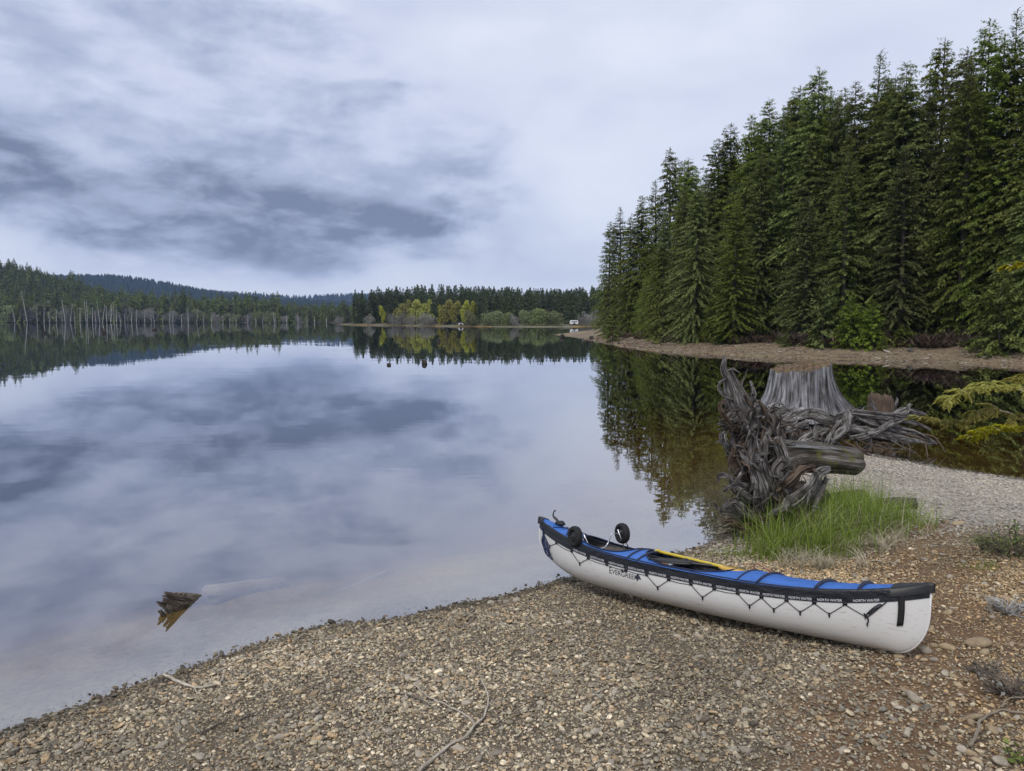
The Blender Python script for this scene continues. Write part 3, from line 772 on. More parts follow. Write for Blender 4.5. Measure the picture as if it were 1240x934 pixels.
# --- forest on the far blue hills
cone = []
for k in range(2):
    mb_ = MB(); a_ = np.linspace(0, 6.283, 7)[:-1]
    for z0, z1, r_ in ((0.05, 0.5, 0.2), (0.3, 0.75, 0.15), (0.6, 1.0, 0.09)):
        ring = np.column_stack([np.cos(a_) * r_ * rng.uniform(0.7, 1.3, 6), np.sin(a_) * r_ * rng.uniform(0.7, 1.3, 6), np.full(6, z0)])
        mb_.add(np.vstack([ring, [0, 0, z1]]), np.array([[i, (i + 1) % 6, 6] for i in range(6)]), np.full((7, 2), 0.3))
    cone.append(proto('ridge_conifer_%02d' % k, mb_, [M['needle_ridge']], False))
pt = []
for V in HILLS:
    n1, n2 = V.shape[:2]; m_ = 6500
    a_ = rng.uniform(2, n1 - 1.001, m_); b_ = rng.uniform(0, n2 - 1.001, m_)
    i_, j_ = a_.astype(int), b_.astype(int); fa, fb = (a_ - i_)[:, None], (b_ - j_)[:, None]
    pt.append((V[i_, j_] * (1 - fa) + V[i_ + 1, j_] * fa) * (1 - fb) + (V[i_, j_ + 1] * (1 - fa) + V[i_ + 1, j_ + 1] * fa) * fb)
pt = np.vstack(pt); n_ = len(pt); h_ = rng.uniform(13, 24, n_); w_ = h_ * 1.6
tag(scatter('ridge_forest', pt - [0, 0, 1], np.column_stack([np.zeros(n_), np.zeros(n_), rng.uniform(0, 6.28, n_)]), np.column_stack([w_, w_, h_]),
            rng.integers(0, 2, n_), np.ones((n_, 3)), cone), 'distant forest on the blue ridges beyond the lake', 'forest', kind='stuff')

# ---------------------------------------------------------------- leafy and bare trees
def broadleaf(seed, Ht, Rr, n, leaf, zlow, needle, lobes=9, twig=False):
    r = np.random.default_rng(seed); cr, tk = MB(), MB()
    cen = np.column_stack([r.normal(0, Rr * 0.42, lobes), r.normal(0, Rr * 0.42, lobes), r.uniform(zlow, Ht * 0.88, lobes)])
    rad = r.uniform(0.35, 0.62, lobes) * Rr * np.where(cen[:, 2] > Ht * 0.7, 0.75, 1)
    k = r.integers(0, lobes, n); v = unit(r.normal(0, 1, (n, 3))); q_ = r.uniform(0.45, 1.0, n) ** 0.5
    b = cen[k] + v * (rad[k] * q_)[:, None] * np.array([1, 1, 1.25]); b[:, 2] = np.clip(b[:, 2], 0.3, Ht)
    d = unit(v * (0.9 if twig else 0.3) + r.normal(0, 0.6, (n, 3)) + np.array([0, 0, 0.6 if twig else -0.1]))
    s = unit(np.cross(d, r.normal(0, 1, (n, 3))))
    ln = leaf * r.uniform(0.6, 1.4, n)
    sprays(cr, b, d, s, ln, ln * (0.05 if twig else 0.36), 0.0, np.column_stack([np.clip(r.normal(0.45, 0.28, n), 0, 1), q_]))
    hz = np.linspace(-0.3, Ht * 0.8, 8)
    tube(tk, np.column_stack([0.05 * Rr * np.sin(hz), 0.05 * Rr * np.cos(hz * 1.3), hz]), np.maximum(0.016 * Ht * (1 - hz / Ht), 0.02), 6)
    for c_ in cen:
        z0 = max(0.15 * Ht, c_[2] - 0.35 * Ht); pp, rr = spline([(0, 0, z0), (c_[0] * 0.5, c_[1] * 0.5, (z0 + c_[2]) / 2), tuple(c_)], [0.009 * Ht, 0.006 * Ht, 0.003 * Ht], 5)
        tube(tk, pp, rr, 5, 0, 0, False)
    return (tk.mesh('trunk', M['snag'] if twig else M['bark']), cr.mesh('crown', M[needle], False), Ht)
YEL = [broadleaf(s_, 12, 3.0, 1500, 0.55, 2.5, 'leaf_yellow') for s_ in (51, 52)]
OLV = [broadleaf(s_, 7, 3.6, 1500, 0.5, 1.0, 'leaf_olive') for s_ in (53, 54)]
GRY = [broadleaf(s_, 8, 3.4, 1900, 1.1, 1.0, 'twig_grey', 9, True) for s_ in (55, 56)]
def far_tree(pr, px_c, py_t, Yd, label, group, name, wide=1.0):
    x_ = (px_c - CX) / F * Yd * _cp; zg = gz(x_, Yd); h_ = PY(px_c, py_t, Yd)[2] - zg
    return place_tree(pr, x_, Yd, h_, rng.uniform(0, 6.28), label, 'tree', group, name=name, z=zg, wide=wide)
def yC(c_): return np.interp(c_, [(p[0] / p[1] * F + CX) for p in shoreC], [p[1] for p in shoreC])
for c_, t_, o_, w_ in ((490, 361, 12, 1.2), (503, 360, 14, 1.1), (516, 361, 12, 1.0), (541, 360, 10, 1.1), (551, 362, 12, 1.0), (563, 361, 11, 0.8), (572, 363, 9, 0.9), (463, 368, 10, 0.7), (534, 368, 9, 0.9)):
    far_tree(YEL[int(c_) % 2], c_, t_, yC(c_) + o_, 'yellow-green spring broadleaf tree before the dark conifers', 'yellow broadleaf trees on the far shore', 'broadleaf_tree', w_)
for c_, t_, o_, w_ in ((590, 379, 6, 1.3), (602, 377, 7, 1.3), (614, 379, 6, 1.2), (640, 376, 7, 1.3), (652, 374, 8, 1.4), (664, 377, 7, 1.2), (676, 379, 6, 1.1), (571, 376, 5, 0.9)):
    far_tree(OLV[int(c_) % 2], c_, t_, yC(c_) + o_, 'pale olive rounded shrub-like tree low on the far shore', 'pale rounded trees on the far shore', 'broadleaf_tree', w_)
for c_, t_, o_, w_ in ((409, 383, 5, 1.0), (448, 381, 5, 0.9), (475, 380, 6, 1.1), (484, 378, 6, 1.0), (498, 381, 5, 1.0), (512, 380, 6, 0.9), (522, 380, 6, 1.1), (624, 381, 5, 1.0), (712, 378, 8, 0.9), (720, 376, 8, 0.8), (704, 382, 7, 0.9), (729, 380, 8, 0.9)):
    far_tree(GRY[int(c_) % 2], c_, t_, yC(c_) + o_, 'bare grey leafless tree low on the far shore', 'bare grey trees on the far shore', 'bare_tree', w_)
for c_, t_, w_, kind in ((22, 372, 1.2, 0), (45, 371, 1.3, 0), (67, 365, 1.3, 1), (84, 372, 1.0, 0), (100, 373, 1.0, 1), (118, 372, 1.1, 0), (154, 369, 1.5, 0), (166, 374, 1.1, 0), (183, 373, 1.2, 0),
                         (140, 366, 1.0, 1), (207, 376, 1.2, 0), (228, 377, 1.1, 0), (243, 374, 1.2, 1), (262, 379, 1.1, 0), (281, 379, 1.2, 1), (300, 380, 1.2, 0), (312, 378, 1.3, 1), (325, 377, 1.2, 1), (345, 382, 1.0, 0), (362, 382, 1.1, 0), (10, 370, 1.2, 1)):
    Yd = 662 + rng.uniform(0, 8)
    far_tree((GRY if kind == 0 else OLV)[int(c_) % 2], c_, t_, Yd, 'bare grey leafless tree at the foot of the hillside' if kind == 0 else 'pale olive leafing tree at the foot of the hillside',
             'bare trees at the foot of the hillside' if kind == 0 else 'leafing trees at the foot of the hillside', 'bare_tree' if kind == 0 else 'broadleaf_tree', w_)

# --- dead standing trunks in the drowned margin
def snag(seed, Ht):
    r = np.random.default_rng(seed); mb_ = MB(); hz = np.linspace(-1, Ht, 7)
    pts = np.column_stack([r.normal(0, 0.12, 7).cumsum() * 0.5, r.normal(0, 0.12, 7).cumsum() * 0.5, hz])
    tube(mb_, pts, np.linspace(0.34, 0.07, 7), 7, 0.08, seed)
    for k_ in range(r.integers(4, 10)):
        z_ = r.uniform(0.4, 0.95) * Ht; a_ = r.uniform(0, 6.28); l_ = r.uniform(0.5, 1.6)
        tube(mb_, np.array([[0, 0, z_], [math.cos(a_) * l_, math.sin(a_) * l_, z_ + r.uniform(-0.2, 0.7)]]) + [pts[4, 0], pts[4, 1], 0], [0.10, 0.04], 5)
    return mb_.mesh('snag', M['snag'])
SN = [snag(70 + i, 20) for i in range(5)]
sn = [(18, 372), (33, 352), (45, 372), (53, 372), (60, 378), (79, 362), (85, 368), (97, 372), (104, 361), (106, 364), (112, 372), (121, 366), (124, 368), (129, 370), (134, 372),
      (138, 371), (141, 368), (146, 378), (159, 376), (165, 374), (184, 376), (187, 378), (205, 376), (209, 374), (220, 380), (228, 374), (238, 372), (246, 380), (256, 381), (270, 382),
      (278, 381), (300, 380), (318, 381), (332, 378), (334, 382), (347, 381), (361, 378), (372, 382), (381, 383), (395, 384), (68, 376), (75, 380), (90, 377), (116, 378), (151, 381), (175, 381), (197, 382), (286, 384), (310, 384)]
for i, (c_, t_) in enumerate(sn):
    Yd = rng.uniform(636, 652); x_ = (c_ - CX) / F * Yd * _cp
    o = bpy.data.objects.new('snag', SN[i % 5]); col.objects.link(o)
    h_ = PY(c_, t_, Yd)[2]
    o.location = (x_, Yd, -0.2); s_ = h_ / 20; w_ = rng.uniform(.6, 1.1); o.scale = (w_, w_, s_); o.rotation_euler = (rng.normal(0, 0.05), rng.normal(0, 0.07), rng.uniform(0, 6.28))
    tall = t_ == 352
    tag(o, 'very tall bleached dead trunk standing at the foot of the hillside' if tall else 'bleached dead tree trunk standing in the drowned margin below the hillside', 'dead tree', None if tall else 'dead trunks in the drowned margin')
def on_ground(c_, b_, lift=0.012):
    p = P(c_, b_, 0.2)
    for _ in range(4): p = P(c_, b_, gz(p[0], p[1]))
    return p + np.array([0, 0, lift])
# ---------------------------------------------------------------- upturned root plate with its log
def px_path(path, Y0, pxm):
    """path of (column, row, depth offset, radius in photo px) -> points and radii in metres"""
    pts = [PY(a, b_, Y0 + c_) for a, b_, c_, _ in path]; return np.array(pts), np.array([r_ / pxm for *_, r_ in path])
def root_obj(pts, rad, seed, m, parent, o, sides=9, n=None, gn=0.13, spur=2):
    n = n or max(10, 7 * len(pts)); pp, rr = spline(pts, rad, n); r = np.random.default_rng(seed)
    kn = max(4, len(pts)); wv = np.column_stack([np.interp(np.linspace(0, 1, n), np.linspace(0, 1, kn), r.normal(0, 1, kn)) for _ in range(3)])
    pp = pp + wv * rr[:, None] * 0.35
    mb_ = MB(); tube(mb_, pp - np.array(o), rr, sides, gn, seed)
    for q_ in range(spur):                                               # broken side spurs
        k_ = r.integers(n // 4, n - 1); d_ = unit(r.normal(0, 1, 3) + np.array([0, -0.5, 0.2])); l_ = rr[k_] * r.uniform(1.8, 5.5) + 0.02
        p0_ = pp[k_] - np.array(o); p1_ = p0_ + d_ * l_ * 0.55 + r.normal(0, .15, 3) * l_; p2_ = p0_ + d_ * l_ + r.normal(0, .2, 3) * l_
        tube(mb_, [p0_, p1_, p2_], [rr[k_] * .55, rr[k_] * .32, rr[k_] * .05], 6, 0.25, seed + q_)
    return mb_.build('root', m, parent, False)
def lump(mb_, c, rad, seed, n=22, amp=0.3):
    th, ph = np.meshgrid(np.linspace(0, 2 * np.pi, n + 1), np.linspace(0.02, np.pi - 0.02, n // 2 + 1))
    r = np.random.default_rng(seed); k = 1 + 0 * th
    for f_ in (2, 3, 4, 6, 8, 11): k = k + amp / f_ ** 0.55 * 0.5 * np.sin(f_ * th + r.uniform(0, 6.28)) * np.sin(f_ * 0.8 * ph + r.uniform(0, 6.28))
    k[:, -1] = k[:, 0]
    V = np.stack([np.cos(th) * np.sin(ph) * rad[0] * k, np.sin(th) * np.sin(ph) * rad[1] * k, np.cos(ph) * rad[2] * k], -1) + np.array(c)
    n1, n2 = V.shape[:2]; i_, j_ = np.meshgrid(np.arange(n1 - 1), np.arange(n2 - 1), indexing='ij'); a_ = (i_ * n2 + j_).ravel()
    mb_.add(V.reshape(-1, 3), np.column_stack([a_, a_ + n2, a_ + n2 + 1, a_ + 1]), np.column_stack([th.ravel() * 0.3, ph.ravel() * 0.5]))

YW = P(935, 640, 0.12)[1]; PXM = F / YW
base_w = P(935, 640, 0.12)
up = thing('uprooted_stump', 'upturned grey root plate with a tall spike beside the grass clump', 'stump', tuple(base_w))
core = MB()
c0 = PY(925, 580, YW + 0.35) - base_w
lump(core, c0, (0.40, 0.42, 0.72), 5, 30, 0.5)
lump(core, PY(912, 545, YW + 0.25) - base_w, (0.22, 0.28, 0.5), 6, 26, 0.5)
lump(core, PY(915, 628, YW + 0.2) - base_w, (0.36, 0.35, 0.30), 7, 26, 0.55)
lump(core, PY(962, 615, YW + 0.3) - base_w, (0.36, 0.35, 0.36), 8, 26, 0.55)
core.build('root_plate', M['root_dark'], up)
main = [
    [(912, 560, .1, 20), (900, 520, .05, 15), (890, 485, .0, 11), (883, 460, .0, 7), (879, 445, .0, 4), (877, 430, .0, 1.2)],
    [(935, 560, .1, 15), (918, 525, .0, 11), (905, 492, -.05, 8), (893, 468, -.05, 5), (885, 450, 0, 2.5)],
    [(916, 540, -.1, 9), (911, 515, -.15, 8), (914, 497, -.15, 6), (921, 484, -.15, 2)],
    [(900, 520, -.1, 7), (884, 510, -.15, 5), (874, 500, -.2, 3.5), (872, 490, -.2, 2.5), (878, 484, -.2, 1.5)],
    [(890, 482, 0, 4), (880, 480, -.05, 3), (871, 471, -.05, 2.5), (872, 463, -.05, 2), (879, 459, 0, 1.5)],
    [(905, 535, .15, 6), (890, 523, .1, 6), (878, 515, .05, 5), (869, 512, .05, 1.5)],
    [(905, 565, -.1, 10), (890, 553, -.15, 8), (879, 540, -.2, 6), (874, 528, -.2, 4), (878, 523, -.2, 2)],
    [(915, 590, -.2, 10), (898, 575, -.25, 9), (888, 560, -.3, 7), (886, 545, -.3, 5), (892, 538, -.3, 3)],
    [(910, 600, -.2, 9), (892, 588, -.3, 7), (880, 577, -.3, 5), (872, 578, -.3, 3), (870, 585, -.3, 1.5)],
    [(918, 612, -.2, 10), (900, 602, -.3, 8), (886, 590, -.35, 5), (876, 594, -.35, 3)],
    [(920, 628, -.2, 10), (903, 622, -.3, 8), (888, 610, -.35, 6), (878, 614, -.35, 4), (874, 622, -.3, 2)],
    [(915, 640, -.2, 9), (898, 638, -.3, 8), (884, 630, -.35, 5), (874, 634, -.35, 3)],
    [(925, 620, -.3, 9), (920, 590, -.4, 10), (914, 560, -.4, 9), (912, 535, -.35, 7), (918, 515, -.3, 4)],
    [(938, 615, -.3, 11), (932, 585, -.4, 11), (925, 560, -.4, 9), (928, 535, -.35, 7), (935, 518, -.3, 3)],
    [(952, 605, -.3, 12), (944, 588, -.4, 11), (941, 568, -.45, 9), (947, 553, -.4, 9), (941, 535, -.4, 8), (944, 527, -.4, 5)],
    [(940, 592, -.4, 8), (958, 583, -.5, 8), (972, 570, -.5, 7), (985, 565, -.45, 5)],
    [(945, 622, -.3, 11), (962, 605, -.45, 10), (980, 590, -.5, 8), (993, 572, -.5, 6), (1005, 567, -.45, 3)],
    [(955, 635, -.2, 10), (975, 620, -.35, 9), (990, 600, -.4, 7), (1000, 580, -.4, 5)],
    [(930, 560, .2, 8), (942, 530, .2, 7), (940, 505, .2, 5), (933, 490, .2, 3)],
    [(945, 545, .2, 8), (938, 512, .25, 6), (925, 500, .25, 4), (914, 505, .2, 3)],
    [(905, 500, .05, 5), (912, 478, .0, 4), (909, 462, 0, 2)],
    [(922, 575, -.45, 6), (908, 560, -.5, 5), (898, 543, -.5, 4), (890, 540, -.5, 2)],
    [(930, 645, -.25, 8), (935, 625, -.4, 7), (950, 612, -.5, 6), (955, 600, -.5, 3)],
    [(960, 640, -.25, 8), (966, 620, -.4, 6), (962, 600, -.45, 4)],
]
for i, pth in enumerate(main):
    pts, rad = px_path(pth, YW, PXM)
    root_obj(pts, rad * (0.85 if i < 2 else 0.62), 100 + i, M['root'] if i % 4 != 3 else M['root_brown'], up, base_w, 18, gn=0.30, spur=6)
for i in range(210):                                                     # smaller tangled roots
    r = np.random.default_rng(300 + i)
    hgt = r.uniform(0, 1) ** 0.8; cxp = 925 + (1 - hgt) * r.uniform(-38, 55) + hgt * r.uniform(-38, 12); cyp = 640 - hgt * 150
    a_ = PY(cxp, cyp, YW + r.uniform(-0.35, 0.1)) ; out = unit(np.array([(cxp - 925) / 40 + r.normal(0, .5), -0.55 + r.normal(0, .4), r.normal(0.15, 0.75)]))
    L_ = r.uniform(0.2, 0.62) * (1 - 0.45 * hgt); side = unit(np.cross(out, r.normal(0, 1, 3)))
    pts = [a_ + out * L_ * t_ + side * L_ * 0.28 * math.sin(t_ * r.uniform(1.5, 4)) + np.array([0, 0, -0.12 * t_ * t_]) for t_ in (0, .3, .6, .85, 1)]
    r0 = r.uniform(0.010, 0.034)
    root_obj(pts, [r0, r0 * .9, r0 * .65, r0 * .4, r0 * .15], 400 + i, M['root'] if r.random() < 0.42 else (M['root_dark'] if r.random() < .6 else M['root_brown']), up, base_w, 8, 12, gn=0.3)
lg = MB()                                                                # the trunk, sawn off
pts, rr = spline([PY(935, 560, YW + .5), PY(965, 553, YW + .6), PY(1000, 555, YW + .75), PY(1036, 559, YW + .95)], [0.30, 0.235, 0.21, 0.20], 22)
tube(lg, pts - base_w, rr, 34, 0.09, 9)
lg.build('trunk', M['log'], up)
hm = MB(); pts, rr = spline([PY(940, 540, YW + .40), PY(970, 541, YW + .47), PY(1002, 545, YW + .62), PY(1032, 550, YW + .80)], [0.05, 0.06, 0.05, 0.03], 18)
tube(hm, pts - base_w, rr, 14, 0.25, 12); hm.build('split_slab', M['stump'], up)

def log_piece(name, label, a, b_, r_, m, seed, group=None, rough_=0.05, sides=18, taper=0.92):
    a, b_ = np.array(a), np.array(b_); o = a.copy()
    pts, rr = spline([a, (a + b_) / 2 + np.array([0, 0, 0.01]), b_], [r_, r_ * .97, r_ * taper], 10)
    mb_ = MB(); tube(mb_, pts - o, rr, sides, rough_, seed)
    ob = mb_.build(name, m); ob.location = o
    return tag(ob, label, 'log', group)
a_ = on_ground(1000, 618, 0.10); b_ = on_ground(1046, 612, 0.12)
log_piece('log', 'short mossy log half hidden behind the grass clump', a_, b_, 0.15, M['log'], 31)
a_ = on_ground(1064, 617, 0.075); b_ = on_ground(1109, 616, 0.075)
log_piece('log', 'short dark blackened log lying on the gravel past the grass clump', a_, b_, 0.105, M['log_dark'], 32, sides=12)

# ---------------------------------------------------------------- the big cut stump
base_s = P(985, 548, 0.0); YS = base_s[1] + 0.6; PXS = F / YS
st = thing('cut_stump', 'huge pale grey sawn stump standing on exposed roots at the water edge', 'stump', tuple(base_s))
zt_l, zt_r, z_b = PY(950, 452, YS)[2], PY(1017, 442, YS)[2], PY(985, 512, YS)[2]
cxs = PY(984, 500, YS)[0]; r_top = (PY(1019, 445, YS)[0] - PY(949, 445, YS)[0]) / 2
nth, nz = 140, 26
th = np.linspace(0, 2 * np.pi, nth + 1); r = np.random.default_rng(77)
fl = 0 * th
for f_, a_ in ((5, .02), (9, .028), (14, .03), (23, .026), (37, .018), (53, .010)):
    fl = fl + a_ * np.sin(f_ * th + r.uniform(0, 6.28)) * (0.6 + 0.4 * np.sin(th * r.integers(1, 4) + r.uniform(0, 6.28)))
gro = np.zeros_like(th)
for c_ in r.uniform(0, 6.28, 17): gro -= r.uniform(.03, .075) * np.exp(-(((th - c_ + np.pi) % (2 * np.pi) - np.pi) / 0.022) ** 2)
fl = fl + gro; fl[-1] = fl[0]
right = np.exp(-(((th + .15 + np.pi) % (2 * np.pi) - np.pi) / 0.42) ** 2)
left = np.exp(-(((th - np.pi) / 0.5) ** 2)); front = np.exp(-(((th - 4.7) / 0.45) ** 2))
V = np.zeros((nz, nth + 1, 3))
for i in range(nz):
    t_ = i / (nz - 1)                                                    # 0 at the base
    ztop = zt_l + (zt_r - zt_l) * (0.5 + 0.5 * np.cos(th)) + 0.035 * np.sin(11 * th) * np.sin(5 * th) + 0.06 * np.sin(th)
    z_ = z_b + (ztop - z_b) * t_
    flare = np.exp(-t_ * 3.6)
    rr = r_top * (1.0 + 0.10 * (1 - t_)) + flare * (0.16 + 1.30 * right + 0.45 * left + 0.25 * front + 0.12 * np.sin(7 * th + 1))
    rr = rr * (1 + fl * (0.75 + 0.5 * (1 - t_)))
    V[i] = np.stack([cxs - base_s[0] + rr * np.cos(th), YS - base_s[1] + 0.9 + rr * 0.92 * np.sin(th), z_ - base_s[2] - 0.25 * right * flare], -1)
V[:, -1] = V[:, 0]
UV = np.zeros((nz, nth + 1, 2)); UV[..., 0] = th[None] * 0.75; UV[..., 1] = np.linspace(0, 1.6, nz)[:, None]
i_, j_ = np.meshgrid(np.arange(nz - 1), np.arange(nth), indexing='ij'); a_ = (i_ * (nth + 1) + j_).ravel()
sb = MB(); sb.add(V.reshape(-1, 3), np.column_stack([a_, a_ + 1, a_ + nth + 2, a_ + nth + 1]), UV.reshape(-1, 2))
sb.build('stump_trunk', M['stump'], st)
tb = MB(); rings = [V[-1]]; cen = V[-1, :-1].mean(0)
for q_ in (0.93, 0.86, 0.6, 0.3, 0.02):
    w_ = cen + (V[-1] - cen) * q_; w_[:, 2] -= 0.05 * (1 - q_) ** 0.3 + (0.04 * np.sin(th * 6 + q_ * 9) if q_ < .9 else 0); rings.append(w_)
rings = np.array(rings); a_ = (np.arange(len(rings) - 1)[:, None] * (nth + 1) + np.arange(nth)[None]).ravel()
tb.add(rings.reshape(-1, 3), np.column_stack([a_, a_ + 1, a_ + nth + 2, a_ + nth + 1]), rings.reshape(-1, 3)[:, :2])
tb.build('sawn_top', M['stump_top'], st)
sroots = [
    [(975, 503, -.9, 6), (990, 500, -1.0, 9), (1005, 503, -1.0, 8), (1030, 500, -.9, 5), (1058, 501, -.7, 5), (1090, 504, -.5, 5), (1112, 505, -.3, 2)],
    [(1088, 505, -.5, 4), (1098, 500, -.5, 4), (1101, 493, -.5, 2.5), (1103, 488, -.5, 1.5)],
    [(1080, 504, -.5, 4), (1095, 497, -.4, 4), (1115, 500, -.2, 3), (1122, 503, -.2, 1)],
    [(1028, 531, -1.0, 3), (1045, 529, -1.0, 4), (1065, 521, -.9, 4), (1082, 513, -.8, 4), (1098, 508, -.6, 2)],
    [(1000, 542, -1.1, 4), (1012, 530, -1.2, 5), (1022, 520, -1.2, 5), (1027, 508, -1.1, 5), (1024, 500, -1.0, 4)],
    [(1035, 505, -.7, 8), (1070, 514, -.6, 6), (1105, 524, -.5, 5), (1135, 537, -.4, 2)],
    [(1020, 518, -.8, 7), (1060, 524, -.8, 6), (1095, 531, -.6, 5), (1128, 540, -.5, 2)],
    [(1030, 512, -.6, 7), (1075, 508, -.4, 7), (1105, 512, -.3, 4), (1125, 520, -.2, 2)],
    [(970, 505, -.9, 8), (950, 510, -1.0, 7), (928, 515, -1.1, 6), (908, 512, -1.1, 4), (897, 505, -1.1, 2)],
    [(975, 512, -1.0, 6), (958, 520, -1.1, 5), (940, 522, -1.2, 4), (920, 528, -1.2, 2)],
    [(990, 515, -1.0, 5), (985, 530, -1.1, 4), (978, 542, -1.2, 3), (970, 548, -1.2, 2)],
    [(960, 548, -1.1, 2), (970, 535, -1.1, 4), (985, 528, -1.1, 5), (1000, 520, -1.0, 6)],
    [(1015, 510, -1.0, 5), (1010, 522, -1.1, 4), (1004, 530, -1.2, 3), (1000, 537, -1.2, 2)],
    [(1045, 520, -.8, 5), (1052, 532, -.8, 4), (1050, 545, -.8, 3)],
    [(960, 500, -.8, 9), (943, 497, -.8, 7), (932, 505, -.9, 6), (923, 513, -1.0, 4)],
]
for i, pth in enumerate(sroots):
    pts, rad = px_path(pth, YS, PXS); root_obj(pts, rad * 0.72, 500 + i, M['root'], st, base_s, 14, gn=0.32)
for i in range(110):
    r = np.random.default_rng(600 + i); a0_ = r.uniform(0, 6.28); rr0 = r.uniform(0.2, 1.0)
    x0, y0 = cxs + rr0 * math.cos(a0_), YS + 0.5 + rr0 * 0.9 * math.sin(a0_)
    z0 = r.uniform(0.25, 0.75); od = np.array([math.cos(a0_), math.sin(a0_) - 0.2, 0]); L_ = r.uniform(0.5, 1.3) * (1.5 if od[0] > 0.3 else 0.8)
    sd_ = np.array([-od[1], od[0], 0]) * r.normal(0, 0.35)
    pts = [np.array([x0, y0, z0]) + od * L_ * t_ + sd_ * L_ * math.sin(t_ * 2.6) + np.array([0, 0, -(z0 - r.uniform(-0.1, 0.35)) * t_ ** 1.4]) for t_ in (0, .3, .6, .85, 1)]
    r0 = r.uniform(0.018, 0.055)
    root_obj(pts, [r0, r0 * .85, r0 * .65, r0 * .45, r0 * .2], 700 + i, M['root'] if r.random() < 0.35 else (M['root_dark'] if r.random() < .5 else M['root_brown']), st, base_s, 7, 10)
cm = MB(); lump(cm, (cxs - base_s[0], YS + 0.75 - base_s[1], 0.30), (0.95, 0.75, 0.62), 15, 30, 0.45)
cm.build('root_mass', M['root_dark'], st)

# smaller reddish stump behind it
p0 = PY(1066, 500, YS + 3.4); p0[2] = 0
s2 = thing('cut_stump', 'small reddish-brown broken stump behind the big grey stump', 'stump', tuple(p0))
mb_ = MB(); zt = PY(1066, 481, YS + 3.4)[2]; w2 = 15 / F * (YS + 3.4)
th2 = np.linspace(0, 2 * np.pi, 49); q_ = np.random.default_rng(4); jag = 0.05 * np.sin(7 * th2) * np.sin(3 * th2 + 1) + 0.14 * np.cos(th2 + 2.4) + 0.02 * np.sin(17 * th2)
V = []
for t_ in np.linspace(0, 1, 10):
    rr_ = w2 * (1 + 0.75 * np.exp(-t_ * 4)) * (1 + 0.05 * np.sin(9 * th2 + 2) + 0.04 * np.sin(16 * th2)) * (1 - 0.12 * t_); V.append(np.column_stack([rr_ * np.cos(th2), rr_ * np.sin(th2), -0.6 + (zt + jag + 0.6) * t_]))
V.append(np.column_stack([V[-1][:, 0] * .5, V[-1][:, 1] * .5, V[-1][:, 2] * .3 + zt * .66])); V.append(np.column_stack([0 * th2, 0 * th2, 0 * th2 + zt * .93]))
V = np.array(V); V[:, -1] = V[:, 0]; a_ = (np.arange(len(V) - 1)[:, None] * 49 + np.arange(48)[None]).ravel(); UV = np.zeros((len(V), 49, 2)); UV[..., 0] = th2[None] * w2; UV[..., 1] = np.linspace(0, 1.2, len(V))[:, None]
mb_.add(V.reshape(-1, 3), np.column_stack([a_, a_ + 1, a_ + 50, a_ + 49]), UV.reshape(-1, 2))
mb_.build('stump_trunk', M['root_brown'], s2)
mb_ = MB(); tube(mb_, spline([(w2 * 1.0, 0, zt - .4), (w2 * 1.2, -.1, zt - .1), (w2 * 1.1, -.1, zt + .0)], [.06, .04, .01], 8)[0], [.06, .055, .05, .045, .04, .03, .02, .01], 8, 0.1, 3)
mb_.build('splinter', M['root'], s2)

# ---------------------------------------------------------------- drift chunk in the lake with its sunken log
def slab_piece():
    """broken end of a sunken log: wedge-shaped slab with a splintered end"""
    a = P(249, 721, 0.0)                                                 # where it dives into the water
    ax = unit(P(192, 728, 0.30) - a); w = unit(P(193, 765, 0.0) - P(200, 718, 0.32))
    return a, ax, w
a, ax, w = slab_piece()
dr = thing('driftwood', 'splintered dark end of a sunken log sticking up out of the lake', 'driftwood', tuple(a))
_y = P(195, 742, 0.0)[1]
tl, tr, bl = PY(200, 717, _y + .05) - a, P(250, 722, -0.03) - a, P(192, 742, 0.035) - a
n_s = 14
for i in range(n_s):                                                     # planky splinters side by side
    r = np.random.default_rng(810 + i); f0 = (i + 0.5) / n_s
    st_ = tl + (bl - tl) * f0 + np.array([r.uniform(-.05, .05), 0, 0]) - unit(tr - tl) * r.uniform(-0.02, 0.04) * (1 + 2 * (i in (1, 6, 12)))
    en = tr + (bl - tr) * f0 * 0.98 + np.array([0.0, 0, -0.06])
    thick = np.linalg.norm(bl - tl) / n_s * 0.62
    mb_ = MB(); pts, rr = spline([st_, st_ * .7 + en * .3, st_ * .3 + en * .7, en], [thick * r.uniform(.4, .8), thick * r.uniform(.8, 1.2), thick * 1.0, thick], 10)
    pts[:, 1] += r.uniform(-.03, .05); tube(mb_, pts, rr, 6, 0.28, 820 + i, flat=1.5)
    mb_.build('splinter', M['drift'], dr)
mb_ = MB(); V = np.array([tl, tr, bl]) * 0.97 + np.array([0.02, 0.05, -0.02]); V = np.vstack([V, V + np.array([0.05, 0.22, -0.08])])
mb_.add(V, [np.array([[0, 2, 1], [3, 4, 5]]), np.array([[0, 1, 4, 3], [1, 2, 5, 4], [2, 0, 3, 5]])], V[:, :2]); mb_.build('heartwood', M['drift'], dr, False)
mb_ = MB(); p1, p2 = P(252, 722, -0.20) - a, P(345, 706, -0.45) - a
pts, rr = spline([p1, (p1 + p2) / 2, p2], [.13, .12, .09], 10); tube(mb_, pts, rr, 12, 0.06, 44); mb_.build('sunken_trunk', M['sunken'], dr)
# a long straight log lying on the bottom
p1, p2 = P(150, 822, -0.16), P(475, 690, -0.36)
p1 = P(235, 800, -0.16)
ob = log_piece('sunken_log', 'long straight pale log lying under the shallow water off the beach', p1, p2, 0.045, M['sunken'], 45, sides=10, taper=0.7)

